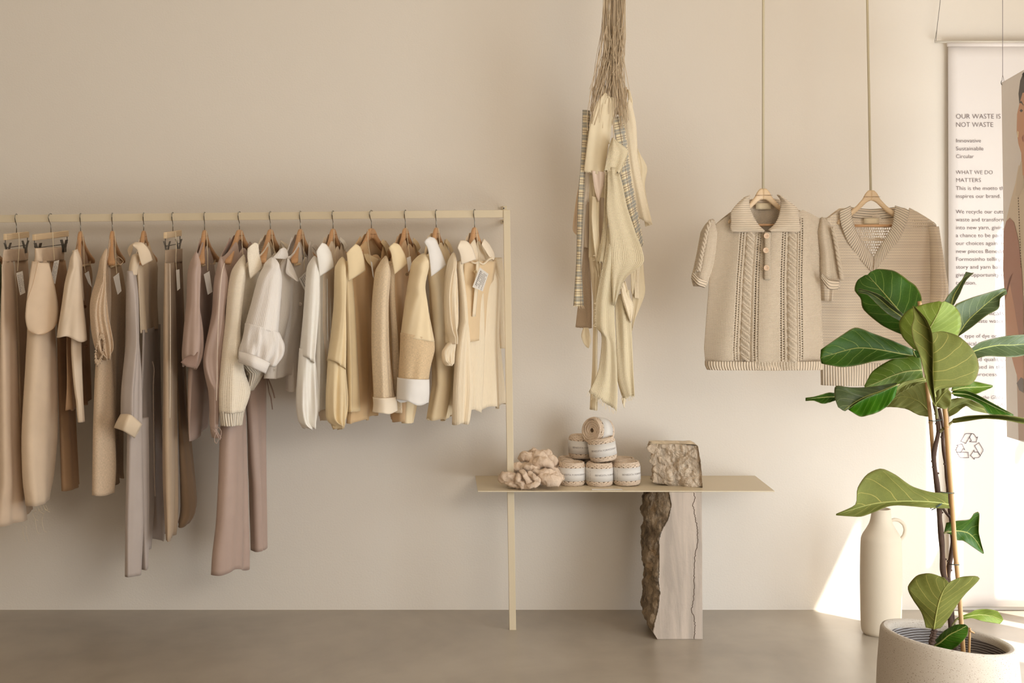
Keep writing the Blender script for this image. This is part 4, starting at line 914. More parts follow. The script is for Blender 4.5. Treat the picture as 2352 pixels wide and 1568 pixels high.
# ------------------------------------------------------------------ yarn balls
RB, HB = .0475, .084
def ball_geo(seed=1):
    rg = np.random.default_rng(seed)
    core = [(0.004, .012), (.012, .006), (RB * .55, .0035), (RB * .86, .003), (RB * .965, .012), (RB * .97, HB * .5), (RB * .965, HB - .012), (RB * .86, HB - .004), (RB * .5, HB - .006), (.010, HB - .014), (.003, HB - .03)]
    # wound strands, joined in one piece
    st = MB(); n_ = 58
    for w in range(n_):
        a0 = w * 2.399; dirn = 1 if w % 2 else -1; q = []
        ju = rg.uniform(0, .0012)
        for t in np.linspace(-1, 1, 13):
            z = HB / 2 + (HB / 2 - .002) * math.sin(t * math.pi / 2); k = abs(2 * z / HB - 1)
            r = (RB + ju) * (1 - .16 * max(0, (k - .6) / .4) ** 2)
            a = a0 + dirn * t * 1.5; q.append((r * math.cos(a), r * math.sin(a), z))
        st.tube(q, .0020, 6, False)
    for w in range(24):      # coils over both ends
        for top in (0, 1):
            r0 = .010 + (RB - .012) * w / 23; a0 = w * 1.7; q = []
            e = rg.uniform(.94, 1.06)
            for t in np.linspace(0, 1, 26):
                a = a0 + t * 6.4; r = r0 * (1 + .06 * math.sin(2 * a + w)); z = (HB - .003 - .005 * (1 - w / 23) ** 2 + .0015 * math.sin(3 * a + w) if top else .003 + .004 * (1 - w / 23) ** 2)
                if w > 20: z += (-1 if top else 1) * (w - 20) * .0022
                q.append((r * e * math.cos(a), r / e * math.sin(a), z))
            st.tube(q, .0019, 5, False)
    return core, np.concatenate(st.v), st.f
core, SV, SF = ball_geo()
M_yarn = plain('cotton_yarn', (230, 208, 184), .9, var=.12, nscale=120, bump=.5, bscale=900); M_yarnd = plain('yarn_core', (158, 132, 104), .95)
ZB0, ZB1 = .019, .066
def cyl_text(s, size, r, a0, zc_, vertical=False):
    V, F = text_mesh(s, 0, 1.05); h = V[:, 1].max(); k = size / (h if h else 1); V = V * k
    if vertical: x, z = V[:, 1] * 1.0, V[:, 0]
    else: x, z = V[:, 0], V[:, 1] - size / 2
    a = a0 + x / r
    return np.stack([r * np.sin(a), -r * np.cos(a), zc_ + z], 1), F
ball_meshes = None
def yarn_ball(px, py, d, label, rz=0, R=None, z=None):
    global ball_meshes
    loc = P(px, 500, d); loc[2] = z
    t = thing('yarn_ball', label, 'yarn ball', loc, 'yarn balls piled on the shelf')
    if ball_meshes is None:
        V, F = lathe(core, (0, 0, 0), 40); a = mk('yarn_core', V, F, M_yarnd)
        b = mk('wound_yarn', SV, SF, M_yarn)
        prof = [(RB + .0018, ZB0), (RB + .0032, ZB0), (RB + .0032, ZB1), (RB + .0018, ZB1)]
        V, F = lathe(prof, (0, 0, 0), 64); c_ = mk('paper_band', V, F, M_paper)
        m = MB(); m.add(*cyl_text(BRAND, .0062, RB + .0036, -.55, (ZB0 + ZB1) / 2)); ink = m.build('lettering', M_inkp, smooth=False)
        m = MB(); rg = np.random.default_rng(4)
        for k in range(8):
            an = -.95 - k * .055 - (.12 if k else 0)
            for s_ in range(10):
                if rg.random() < .25: continue
                z0 = ZB0 + .006 + s_ * .0034; r = RB + .0036; w_ = .009 if k else .016
                m.add([[r * math.sin(an), -r * math.cos(an), z0], [r * math.sin(an + w_), -r * math.cos(an + w_), z0], [r * math.sin(an + w_), -r * math.cos(an + w_), z0 + .0027], [r * math.sin(an), -r * math.cos(an), z0 + .0027]], [[0, 1, 2, 3]])
        sm = m.build('small_print', M_inkp, smooth=False)
        ball_meshes = [q.data for q in (a, b, c_, ink, sm)]
        for q in (a, b, c_, ink, sm): bpy.data.objects.remove(q)
    M = Matrix.Rotation(rz, 4, 'Z') if R is None else R @ Matrix.Rotation(rz, 4, 'Z')
    t.rotation_euler = M.to_euler()
    band = None
    for nm, me in zip(('yarn_core', 'wound_yarn', 'paper_band', 'lettering', 'small_print'), ball_meshes):
        o = bpy.data.objects.new(nm, me); link(o); o.parent = band if nm in ('lettering', 'small_print') else t
        if nm == 'paper_band': band = o
    return t
Rt = lambda deg, ax: Matrix.Rotation(math.radians(deg), 4, ax)
yarn_ball(1313, 0, .205, 'yarn ball at the left end of the front bottom row, touching the wool heap', -.42, z=SZ)
yarn_ball(1376.5, 0, .215, 'yarn ball in the middle of the front bottom row', .15, Rt(0, 'X'), SZ)
yarn_ball(1440, 0, .21, 'yarn ball at the right end of the front bottom row, nearest the stone block', .12, Rt(-2, 'Y'), SZ + .002)
yarn_ball(1310, 0, .09, 'yarn ball behind the left end of the front bottom row, mostly hidden', .5, z=SZ)
yarn_ball(1371, 0, .10, 'hidden yarn ball in the back row, behind the middle one of the front row', 1.2, z=SZ)
yarn_ball(1428, 0, .105, 'yarn ball behind the right end of the front bottom row, only its top visible', 2.0, z=SZ)
yarn_ball(1337, 0, .115, 'left yarn ball of the second layer, set further back', -.28, z=SZ + HB + .001)
yarn_ball(1387, 0, .20, 'right yarn ball of the second layer, tilted under the top one', -.42, Rt(-8, 'Y'), SZ + HB + .004)
o_ = yarn_ball(1360, 0, .19, 'yarn ball lying on its side on top of the pile', 3.0, Rt(42, 'Z') @ Rt(-80, 'Y'), .707)
pc = P(1374, 990, .17); c_off = (Rt(42, 'Z') @ Rt(-80, 'Y')) @ Vector((0, 0, HB / 2)); o_.location = Vector(pc) - c_off
cd = MB(); c_ = P(1394, 1122, .316); cd.box((c_[0], c_[1], SZ + .0012), .108, .016, .0014); o = cd.build('price_card', M_paper, None, smooth=False, origin=(c_[0], c_[1], SZ)); tag(o, 'narrow white card lying on the shelf before the yarn balls', 'card')

# ------------------------------------------------------------------ raw wool
rg = np.random.default_rng(21); b = MB()
def wool_blob(pts, r, k=1.0, seed=0):
    q = cat_interp(pts, np.linspace(0, 1, 34)); rr = r * np.interp(np.linspace(0, 1, 34), [0, .12, .5, .88, 1], [.35, .85, 1, .9, .4])
    V, F = tube(q, rr, 20); V = np.array(V)
    for i in range(len(V)):
        p_ = Vector(V[i]); nz = noise.noise_vector(p_ * 55) * .0055 + noise.noise_vector(p_ * 130) * .0022 + noise.noise_vector(p_ * 300) * .0012; V[i] += np.array(nz) * k
    b.add(V, F)
HEAP = [((1152, 1106), (1160, 1094), (1178, 1098), (1172, 1108), .26, 12), ((1158, 1104), (1176, 1110), (1196, 1112), (1204, 1108), .27, 9), ((1170, 1092), (1180, 1076), (1196, 1072), (1210, 1078), .22, 11),
 ((1192, 1088), (1190, 1104), (1200, 1113), (1208, 1110), .29, 8), ((1194, 1080), (1206, 1092), (1216, 1108), (1230, 1112), .29, 7), ((1196, 1074), (1212, 1072), (1226, 1076), (1238, 1074), .25, 8),
 ((1214, 1084), (1226, 1096), (1234, 1104), (1222, 1116), .30, 7), ((1204, 1117), (1216, 1117), (1230, 1112), (1236, 1104), .305, 6), ((1222, 1080), (1240, 1086), (1262, 1086), (1284, 1092), .27, 9), ((1240, 1090), (1254, 1100), (1272, 1104), (1284, 1106), .29, 13),
 ((1246, 1108), (1258, 1098), (1274, 1096), (1286, 1100), .27, 12), ((1262, 1088), (1276, 1088), (1286, 1094), (1288, 1102), .25, 8), ((1196, 1056), (1204, 1046), (1218, 1050), (1214, 1064), .20, 12), ((1202, 1066), (1212, 1072), (1222, 1066), (1226, 1052), .22, 9),
 ((1214, 1048), (1220, 1037), (1232, 1035), (1240, 1046), .17, 6), ((1236, 1046), (1248, 1038), (1262, 1042), (1266, 1056), .17, 7), ((1222, 1052), (1234, 1044), (1250, 1054), (1256, 1066), .21, 11), ((1226, 1068), (1240, 1060), (1256, 1062), (1266, 1070), .24, 12),
 ((1246, 1050), (1262, 1050), (1272, 1058), (1270, 1072), .17, 10), ((1252, 1066), (1268, 1066), (1280, 1074), (1288, 1080), .15, 12), ((1230, 1078), (1250, 1078), (1270, 1082), (1284, 1086), .21, 9), ((1200, 1096), (1230, 1092), (1260, 1092), (1280, 1096), .18, 20), ((1166, 1100), (1200, 1096), (1230, 1096), (1250, 1100), .20, 18), ((1210, 1074), (1236, 1070), (1256, 1074), (1270, 1084), .16, 20)]
for i, (a1, a2, a3, a4, d, r) in enumerate(HEAP):
    d += .028; wool_blob([P(*a1, d - .01), P(*a2, d + .008), P(*a3, d + .01), P(*a4, d - .008)], r / 637 * 1.0)
Vw = np.concatenate(b.v); Vw[:, 2] = np.maximum(Vw[:, 2], SZ + .0015); b.v = [Vw]
M_wool = NT('raw_wool'); c = lin((255, 228, 200)); f = M_wool.noise(90, 5, M_wool.obj(), rough=.7)
M_wool.col(M_wool.mix(f, tuple(x * .80 for x in c), c)); M_wool.p.inputs['Roughness'].default_value = 1; M_wool.p.inputs['Sheen Weight'].default_value = .0
M_wool.bump(M_wool.noise(260, 5, M_wool.obj(), rough=.75), .8, .004)
g = thing('raw_wool', 'loose heap of raw beige wool clumps at the left of the shelf', 'wool', (P(1218, 0, .24)[0], -.24, SZ))
o = b.build('wool_clumps', M_wool.m, g); o['kind'] = 'stuff'
fz = MB(); vv = Vw[rg.integers(0, len(Vw), 6000)]; cen = Vw.mean(0)
for v_ in vv:
    dr_ = rg.normal(0, 1, 3); dr_ /= np.linalg.norm(dr_); L_ = rg.uniform(.004, .011); q = [v_, v_ + dr_ * L_ * .6 + [0, 0, .002], v_ + dr_ * L_ + rg.normal(0, .002, 3)]
    q = [np.array([p_[0], p_[1], max(p_[2], SZ + .001)]) for p_ in q]; fz.tube(q, .00022, 3, False)
o = fz.build('wool_fibres', M_wool.m, g); o['kind'] = 'stuff'

# ------------------------------------------------------------------ stones
def stone_mat(name, smooth_c, rough_lt, rough_dk, ochre):
    n = NT(name); vc = n.n('ShaderNodeAttribute', attribute_name='sawn'); o3 = n.obj()
    a = n.noise(14, 6, o3, rough=.65, dist=1.2); b_ = n.noise(45, 5, n.obj((1, 1, .35)), rough=.7)
    rough = n.mix(n.ramp(a, [(.35, (0, 0, 0)), (.62, (1, 1, 1))]), lin(rough_dk), lin(rough_lt))
    rough = n.mix(n.ramp(n.noise(6, 4, o3, dist=2), [(.55, (0, 0, 0)), (.72, (.8, .8, .8))]), rough, lin(ochre))
    rough = n.mix(n.ramp(b_, [(.40, (.45, .45, .45)), (.52, (0, 0, 0))]), rough, lin(tuple(x * .6 for x in rough_dk)))
    mp = n.n('ShaderNodeMapping'); tc = n.n('ShaderNodeTexCoord'); n.l(tc.outputs['Object'], mp.inputs[0]); mp.inputs['Rotation'].default_value = (0, math.radians(38), 0); mp.inputs['Scale'].default_value = (22, 6, 2.2)
    st = n.noise(1, 5, mp.outputs[0], rough=.6, dist=.6)
    sm = n.mix(n.ramp(st, [(.38, (0, 0, 0)), (.62, (1, 1, 1))]), lin(smooth_c), lin(tuple(min(255, x * 1.17) for x in smooth_c)))
    n.col(n.mix(vc.outputs['Fac'], rough, sm)); n.p.inputs['Roughness'].default_value = .8
    h = n.math('MULTIPLY', n.math('ADD', a, b_), n.math('MULTIPLY_ADD', vc.outputs['Fac'], -.92, 1.0)); n.bump(h, .9, .012); return n.m
M_st1 = stone_mat('sawn_limestone', (172, 158, 144), (160, 138, 110), (96, 80, 62), (150, 118, 78))
M_st2 = stone_mat('broken_limestone', (222, 204, 178), (232, 212, 186), (190, 168, 142), (196, 164, 124))
def stone(name, label, sill, rows, dfront, dback, mat, bound, rough_amp, zfun=None, loc=None, topflat=True, cut=None, parent=None):
    """rows: (y, xl, xr) outlines of the front; bound(y): pixel where the sawn face starts"""
    N = 150; q = np.array(rows, float); ys = np.linspace(q[0, 0], q[-1, 0], N); xl = np.interp(ys, q[:, 0], q[:, 1]); xr = np.interp(ys, q[:, 0], q[:, 2])
    V = []; A = []
    nf, ns, nb = 90, 26, 30
    for i, y in enumerate(ys):
        f = i / (N - 1); df = dfront[0] + (dfront[1] - dfront[0]) * f; db = dback[0] + (dback[1] - dback[0]) * f
        X0 = P(xl[i], y, df)[0]; X1 = P(xr[i], y, df)[0]; z = P(1500, y, df)[2]; XB = P(bound(y), y, df)[0]
        ring = []
        for s_ in np.linspace(0, 1, nf): 
            X = X0 + (X1 - X0) * s_; k = max(0, (XB - X) / (XB - X0 + 1e-6)) if XB > X0 else 0
            ring.append((X, df - .05 * k ** 1.6, 1.0 if X > XB else 0.0))
        for s_ in np.linspace(0, 1, ns)[1:]: ring.append((X1, df + (db - df) * s_, .6))
        for s_ in np.linspace(0, 1, nb)[1:]: ring.append((X1 + (X0 + .01 - X1) * s_, db, 0))
        for s_ in np.linspace(0, 1, ns)[1:-1]: ring.append((X0 + .01 * (1 - s_), db + (df - .05 - db) * s_, 0))
        for (X, d, sm) in ring:
            p_ = Vector((X, -d, z)); V.append(list(p_)); A.append(sm)
    m = len(ring); V = np.array(V).reshape(N, m, 3); A = np.array(A)
    ctr = V.mean(1, keepdims=True)
    for i in range(N):
        for j in range(m):
            sm = A[i * m + j]
            if sm >= .99 and rough_amp[1] == 0: continue
            p_ = Vector(V[i, j]); amp_ = rough_amp[0] if sm < .5 else (.25 * rough_amp[0] if sm < .99 else rough_amp[1])
            hr = noise.fractal(p_ * 22, .8, 2.1, 5) ; hc = noise.voronoi(p_ * 26)[0]; ridge = (hc[1] - hc[0])
            dirv = V[i, j] - ctr[i, 0]; dirv[2] = 0; 
            dirv = np.array([dirv[0] * .8, -abs(dirv[1]) if j < nf else dirv[1], 0]); dirv /= np.linalg.norm(dirv) + 1e-9
            edge = min(1, min(i, N - 1 - i) / 3) if topflat else 1
            e_ = hr * .55 + min(ridge, .5) * .9 - .35
            mv = dirv * e_ * amp_
            if j < nf:
                s_ = j / (nf - 1); mv[0] *= max(0, 1 - s_ * 3)
            V[i, j] += mv; V[i, j, 2] += 0
    F = gridfaces(N, m, True).tolist()
    VV = V.reshape(-1, 3).tolist(); AA = A.tolist()
    for (i0, flip) in ((0, 0), (N - 1, 1)):      # caps
        c = V[i0].mean(0); VV.append(list(c)); AA.append(1.0 if i0 == 0 else 0); ci = len(VV) - 1
        for j in range(m): t_ = [ci, i0 * m + j, i0 * m + (j + 1) % m]; F.append(t_ if flip else t_[::-1])
    o = mk(name, VV, F, mat, None, smooth=True, origin=loc)
    at = o.data.attributes.new('sawn', 'FLOAT', 'POINT'); at.data.foreach_set('value', AA)
    o.data.polygons.foreach_set('use_smooth', [len(p_.vertices) == 4 for p_ in o.data.polygons])
    return o
dF0, dF1 = .337, .424
bnd = vert([(1130, 1536), (1160, 1542), (1190, 1535), (1215, 1521), (1240, 1513), (1290, 1514), (1340, 1513), (1360, 1516), (1400, 1511), (1430, 1503), (1445, 1500), (1468, 1496)])
o = stone('stone_pillar', '', 0, [(1129.5, 1494, 1612), (1145, 1490, 1612), (1160, 1488, 1612), (1200, 1486, 1612.5), (1222, 1491, 1612.5), (1250, 1486, 1613), (1300, 1486, 1613), (1330, 1492, 1613), (1400, 1489, 1613.5), (1430, 1486, 1613.5), (1445, 1496, 1613.5), (1468, 1510, 1614)], (dF0, dF1), (.10, .17), M_st1, bnd, (.020, 0), loc=P(1556, 1468, .30))
tag(o, 'tall sawn grey stone pillar with a rough broken left edge, standing on the floor under the shelf', 'stone')
ck_ = MB()   # crack along the sawn face
cr = [(1594, 1131), (1596, 1145), (1592, 1158), (1594, 1175), (1598, 1195), (1602, 1215), (1603, 1235), (1601, 1255), (1597, 1272), (1596, 1288), (1595, 1305), (1594, 1330), (1595, 1350), (1593, 1375), (1590, 1392), (1588, 1402), (1594, 1418), (1596, 1440), (1594, 1467)]
rg = np.random.default_rng(9); q = resamp([(*p_, 0) for p_ in cr], 110)
pts = []
for (x, y, _) in q: f = (y - 1129) / 339; pts.append(P(x + rg.normal(0, .8), y, dF0 + (dF1 - dF0) * f + .0002))
ck_.tube(pts, .0011, 5); o2 = ck_.build('crack', plain('crack_dark', (84, 68, 54), 1), o); 
o = stone('stone_block', '', 0, [(1013, 1494, 1594), (1022, 1493, 1605), (1030, 1494, 1606.5), (1045, 1497, 1608), (1060, 1500, 1610), (1080, 1504, 1612), (1100, 1504, 1614), (1112, 1505, 1615), (1120.8, 1538, 1615.5)], (.262, .283), (.13, .14), M_st2, lambda y: 1700, (.024, 0), loc=(P(1556, 0, .2)[0], -.2, SZ))
# sit it on the shelf with a flat, sawn top
me = o.data; nv = len(me.vertices); co = np.zeros(nv * 3); me.vertices.foreach_get('co', co); co = co.reshape(-1, 3)
z = co[:, 2]; z -= z.min(); z *= (.655 - SZ) / z.max(); lean = (1 - z / z.max()) ** 2
top_ = .655 - SZ; co[:, 2] = np.minimum(z * 1.06, top_)
me.vertices.foreach_set('co', co.ravel()); me.attributes['sawn'].data.foreach_set('value', [1.0 if c_ > top_ - 1e-5 else 0.0 for c_ in co[:, 2]])
for pl in me.polygons: pl.use_smooth = not all(co[v_, 2] > top_ - 1e-5 for v_ in pl.vertices)
me.update()
tag(o, 'rough broken beige stone block with a flat sawn top, standing on the shelf', 'stone')

# ------------------------------------------------------------------ vase
dv = .345; sv = S(dv); vx = P(2023.5, 500, dv)[0]; zz = lambda y: CZ - (y - 520) / sv
M_vase = plain('matt_cream_ceramic', (208, 194, 172), .7, var=.02, nscale=3, bump=.10, bscale=260)
g = thing('jug_vase', 'tall cream bottle vase with a small ring handle, standing by the wall', 'vase', (vx, -dv, 0))
R_ = lambda p: p / sv
prof = [(0, .012), (R_(34), .001), (R_(38), .001), (R_(43), .010), (R_(45), zz(1435)), (R_(46), zz(1400)), (R_(47), zz(1330)), (R_(46.5), zz(1280)), (R_(45.5), zz(1245)), (R_(44), zz(1234)), (R_(40), zz(1225)), (R_(32), zz(1212)), (R_(26), zz(1200)), (R_(23), zz(1188)), (R_(21.5), zz(1176)), (R_(22), zz(1169)), (R_(21), zz(1168)), (R_(19), zz(1170)), (R_(19), zz(1190)), (R_(20), zz(1215))]
pr = cat_interp(prof, np.linspace(0, 1, 110)); V, F = lathe(pr, (vx, -dv, 0), 64); mk('vase_body', V, F, M_vase, g)
hp = [(2044, 1196), (2054, 1193), (2065, 1195), (2075, 1203), (2079, 1216), (2076, 1229), (2068, 1239), (2062, 1243)]
b = MB(); b.tube(cat_interp([P(*q, dv) for q in hp], np.linspace(0, 1, 30)), .0062, 12); b.build('handle', M_vase, g)

# ------------------------------------------------------------------ planter
dp = 1.665; sp = S(dp); pcx = P(2178, 500, dp)[0]; rimz = CZ - (1461 - 520) / sp
n = NT('speckled_stoneware'); c = lin((188, 175, 158)); sp_ = n.noise(260, 2, n.obj((1, 1, 1.8)), rough=.5)
n.col(n.mix(n.ramp(sp_, [(.30, (1, 1, 1)), (.38, (0, 0, 0))]), n.mix(n.noise(6, 3, n.obj()), tuple(x * .92 for x in c), c), lin((128, 108, 88)))); n.p.inputs['Roughness'].default_value = .8
n.bump(n.noise(300, 4, n.obj((1, 1, 2)), rough=.7), .5, .002); M_pot = n.m
n = NT('glazed_inside'); wv = n.n('ShaderNodeTexWave', wave_type='BANDS', bands_direction='Z'); wv.inputs['Scale'].default_value = 45; wv.inputs['Distortion'].default_value = 1.5; n.l(n.obj(), wv.inputs[0])
n.col(n.mix(wv.outputs[1], lin((104, 94, 88)), lin((134, 124, 116)))); n.p.inputs['Roughness'].default_value = .35; n.bump(wv.outputs[1], .5, .003); M_glz = n.m
pot = thing('planter', 'large speckled stoneware planter with a slanted rim, at the bottom right', 'planter', (pcx, -dp, 0))
th = np.linspace(0, 2 * math.pi, 96, endpoint=False); slope = -.135       # rim falls to the right
def rim(r, z, slant): return np.stack([pcx + r * np.cos(th), -dp + r * np.sin(th), z + slant * slope * r * np.cos(th)], 1)
RO = .182; prof = [(.001, .0, 0), (RO * .86, .0, 0), (RO * .93, .012, 0), (RO * 1.0, .10, .1), (RO * 1.035, .18, .3), (RO * 1.02, .24, .6), (RO * .99, rimz - .03, .9), (RO * .975, rimz - .008, 1), (RO * .955, rimz - .001, 1), (RO * .92, rimz + .001, 1)]
V = np.concatenate([rim(*q) for q in prof]); mk('pot_wall', V, gridfaces(len(prof), 96, True), M_pot, pot)
prof = [(RO * .92, rimz + .001, 1), (RO * .87, rimz - .0005, 1), (RO * .835, rimz - .006, 1), (RO * .83, rimz - .02, 1)]
V = np.concatenate([rim(*q) for q in prof]); mk('rim', V, gridfaces(len(prof), 96, True), M_pot, pot)
prof = [(RO * .83, rimz - .02, 1), (RO * .835, rimz - .06, .8), (RO * .85, .16, .3), (RO * .82, .10, 0), (.001, .10, 0)]
V = np.concatenate([rim(*q) for q in prof]); mk('inside_glaze', V, gridfaces(len(prof), 96, True), M_glz, pot)
# ------------------------------------------------------------------ fiddle-leaf fig
g = thing('fiddle_leaf_fig', 'fiddle-leaf fig with broad veined leaves, growing in the stoneware planter', 'plant', (pcx, -dp, .17))
n = NT('potting_soil'); f = n.noise(80, 4, n.obj()); n.col(n.mix(f, lin((60, 44, 32)), lin((104, 82, 60)))); n.p.inputs['Roughness'].default_value = 1; n.bump(f, 1, .01)
V = np.concatenate([np.stack([pcx + r * np.cos(th), -dp + r * np.sin(th), .165 + .006 * np.sin(th * 5 + r * 60)], 1) for r in np.linspace(.002, .150, 14)])
mk('soil', V, gridfaces(14, 96, True), n.m, g)
def leaf_mat(name, top, vein, dry=.0, trans=.25, rough=.45):
    n = NT(name); u, v, uv = n.uv(); c = lin(top); cvn = lin(vein)
    a = n.math('ABSOLUTE', u)                                     # 0 at midrib .. 1 at margin
    mid = n.math('LESS_THAN', a, .025)
    t = n.math('MULTIPLY_ADD', n.math('POWER', a, 1.35), -1.5, n.math('MULTIPLY_ADD', v, 7.0, n.math('MULTIPLY_ADD', n.math('SIGN', u), .16, n.math('MULTIPLY', n.noise(2.2, 1, uv), .45))))     # side veins curve towards the tip
    fr = n.math('ABSOLUTE', n.math('SUBTRACT', n.math('FRACT', n.math('ADD', t, 50.3)), .5))
    wid = n.math('MULTIPLY_ADD', a, -.022, .034)
    side = n.math('MULTIPLY', n.math('LESS_THAN', fr, wid), n.math('LESS_THAN', a, .93))
    vo = n.n('ShaderNodeTexVoronoi', feature='DISTANCE_TO_EDGE'); mp = n.n('ShaderNodeMapping'); mp.inputs['Scale'].default_value = (5, 17, 1); n.l(uv, mp.inputs[0]); n.l(mp.outputs[0], vo.inputs[0]); vo.inputs['Scale'].default_value = 1.3
    fine = n.math('MULTIPLY', n.math('LESS_THAN', vo.outputs[0], .03), .12)
    vm = n.math('MAXIMUM', n.math('MAXIMUM', mid, side), fine)
    base = n.mix(n.noise(22, 4, n.obj()), tuple(x * .72 for x in c), tuple(x * 1.15 for x in c))
    edge = n.math('MULTIPLY', n.math('GREATER_THAN', a, .965), .6)
    base = n.mix(edge, base, lin((120, 110, 60)))
    if dry: base = n.mix(n.ramp(n.noise(9, 3, n.obj()), [(.66, (0, 0, 0)), (.70, (1, 1, 1))]), base, lin((150, 104, 66)))
    base = n.mix(n.math('MULTIPLY', vm, .85), base, cvn)
    n.p.inputs['Roughness'].default_value = rough; n.p.inputs['Specular IOR Level'].default_value = .22
    n.bump(n.math('MAXIMUM', n.math('MULTIPLY', mid, 1.4), side), .8, .002, None); n.col(base); n.translucent(trans, base); return n.m
LD = leaf_mat('leaf_dark', (50, 84, 12), (118, 136, 56), trans=.12); LM = leaf_mat('leaf_mid', (92, 116, 30), (150, 160, 76)); LL = leaf_mat('leaf_light', (142, 160, 66), (186, 192, 108), trans=.35)
LO = leaf_mat('leaf_underside', (116, 120, 54), (172, 160, 84), trans=.3, rough=.7); LG = leaf_mat('leaf_grey_green', (84, 98, 60), (144, 150, 104), rough=.35); LB = leaf_mat('leaf_fresh_green', (62, 116, 4), (110, 142, 40), trans=.35)
LU = leaf_mat('leaf_pale_underside', (150, 154, 88), (184, 174, 104), trans=.35, rough=.7)
c7 = lambda x, y: (1840 + x * .2934, 600 + y * .2934); c8 = lambda x, y: (1840 + x * .3368, 1040 + y * .3368)
def leaf(mat, conv, mid, lef, rig, d=(1.66, 1.66), fold=.02, cup=.0, wave=.005, seed=0, label=None):
    """midrib from base to tip and both margins (pixels); d base/tip distance, fold lowers/raises the margins"""
    n_, m_ = 34, 17; fm, fl, fr_ = (resamp([(*conv(*q), 0) for q in s_], n_) for s_ in (mid, lef, rig))
    rg = np.random.default_rng(seed); ph = rg.uniform(0, 6.28, 3); V = np.zeros((n_, m_, 3)); uv = np.zeros((n_, m_, 2)); sc = np.linspace(-1, 1, m_)
    for i in range(n_):
        f = i / (n_ - 1); dm = d[0] + (d[1] - d[0]) * f + cup * math.sin(math.pi * f)
        e = math.sin(math.pi * min(1, f * 1.0)) ** .5
        for j, s_ in enumerate(sc):
            a = abs(s_); q = fm[i] + ((fl if s_ < 0 else fr_)[i] - fm[i]) * a
            dd = dm + fold * a ** 1.4 * e + wave * e * a * math.sin(f * 14 + ph[0] + (0 if s_ < 0 else 2)) + .0018 * math.cos((f * 7 - 1.5 * a ** 1.35) * 6.283) * a * e
            V[i, j] = P(q[0], q[1], dd); uv[i, j] = (s_, f)
    o = mk('leaf', V.reshape(-1, 3), gridfaces(n_, m_), mat, g, uv=uv.reshape(-1, 2), thick=.0012)
    mb = MB(); mb.tube([P(fm[i][0], fm[i][1], d[0] + (d[1] - d[0]) * i / (n_ - 1) + cup * math.sin(math.pi * i / (n_ - 1)) + .001) for i in range(0, n_ - 1, 2)], np.linspace(.0022, .0006, 17), 6)
    mb.build('midrib', M_rib, o)
    if label: o['label'] = label
    return o
M_rib = plain('leaf_rib', (150, 152, 80), .5, var=.1); M_ribd = plain('petiole', (110, 104, 60), .6, var=.15)
# upper crown (coordinates of the crown crop)
leaf(LD, c7, [(850, 560), (790, 420), (700, 310), (610, 205), (520, 105)], [(830, 590), (640, 505), (490, 380), (465, 290), (418, 225), (440, 150), (500, 108)], [(930, 440), (945, 290), (900, 195), (840, 150), (790, 110), (720, 72), (600, 60), (540, 85)], (1.62, 1.56), -.02, 0, .006, 1, 'large dark leaf at the upper left')
leaf(LG, c7, [(800, 445), (700, 370), (600, 285), (520, 240), (448, 228)], [(790, 475), (680, 412), (590, 330), (520, 262), (446, 246)], [(805, 418), (700, 330), (620, 265), (535, 232), (452, 214)], (1.68, 1.72), .02, 0, .002, 2, 'narrow leaf seen edge-on over the large dark one')
leaf(LG, c7, [(1175, 345), (1195, 270), (1240, 190), (1275, 130), (1335, 92)], [(1120, 320), (1150, 270), (1215, 195), (1262, 140), (1290, 82)], [(1190, 350), (1240, 260), (1270, 190), (1300, 140), (1352, 90)], (1.58, 1.50), .015, 0, .002, 3, 'small curled leaf pointing up at the right')
leaf(LG, c7, [(1225, 580), (1300, 470), (1400, 375), (1500, 290), (1605, 222)], [(1240, 430), (1205, 345), (1320, 290), (1450, 250), (1590, 207)], [(1230, 588), (1330, 520), (1450, 425), (1545, 370), (1560, 290), (1612, 255)], (1.60, 1.48), .03, 0, .005, 4)
leaf(LG, c7, [(1310, 720), (1420, 680), (1540, 656), (1650, 655), (1830, 640)], [(1320, 695), (1400, 635), (1520, 600), (1640, 580), (1800, 572), (1840, 600)], [(1370, 765), (1450, 742), (1560, 746), (1680, 748), (1800, 720), (1840, 670)], (1.60, 1.45), .025, 0, .005, 5)
leaf(LM, c7, [(1180, 1010), (1260, 990), (1340, 985), (1420, 982), (1500, 975)], [(1180, 990), (1250, 955), (1340, 938), (1430, 955), (1498, 970)], [(1200, 1025), (1280, 1035), (1360, 1040), (1440, 1010), (1498, 985)], (1.62, 1.52), .02, 0, .006, 6)
leaf(LU, c7, [(1150, 1170), (1220, 1125), (1290, 1110), (1350, 1130), (1450, 1165)], [(1160, 1085), (1220, 1070), (1300, 1075), (1380, 1110), (1460, 1150)], [(1160, 1215), (1220, 1185), (1290, 1130), (1350, 1165), (1460, 1190)], (1.60, 1.54), .03, 0, .012, 7, 'curled pale leaf')
leaf(LD, c7, [(1180, 1032), (1300, 1042), (1400, 1082), (1520, 1142), (1665, 1205)], [(1190, 1012), (1290, 1012), (1380, 1045), (1500, 1110), (1660, 1196)], [(1200, 1052), (1320, 1078), (1420, 1130), (1475, 1196), (1640, 1212)], (1.66, 1.60), .03, 0, .003, 8)
leaf(LU, c7, [(1180, 1250), (1300, 1226), (1450, 1216), (1600, 1226), (1840, 1268)], [(1190, 1232), (1300, 1210), (1450, 1202), (1600, 1203), (1840, 1244)], [(1190, 1266), (1310, 1248), (1450, 1230), (1640, 1250), (1840, 1296)], (1.66, 1.72), .05, 0, .003, 9, 'long leaf seen edge-on at the right')
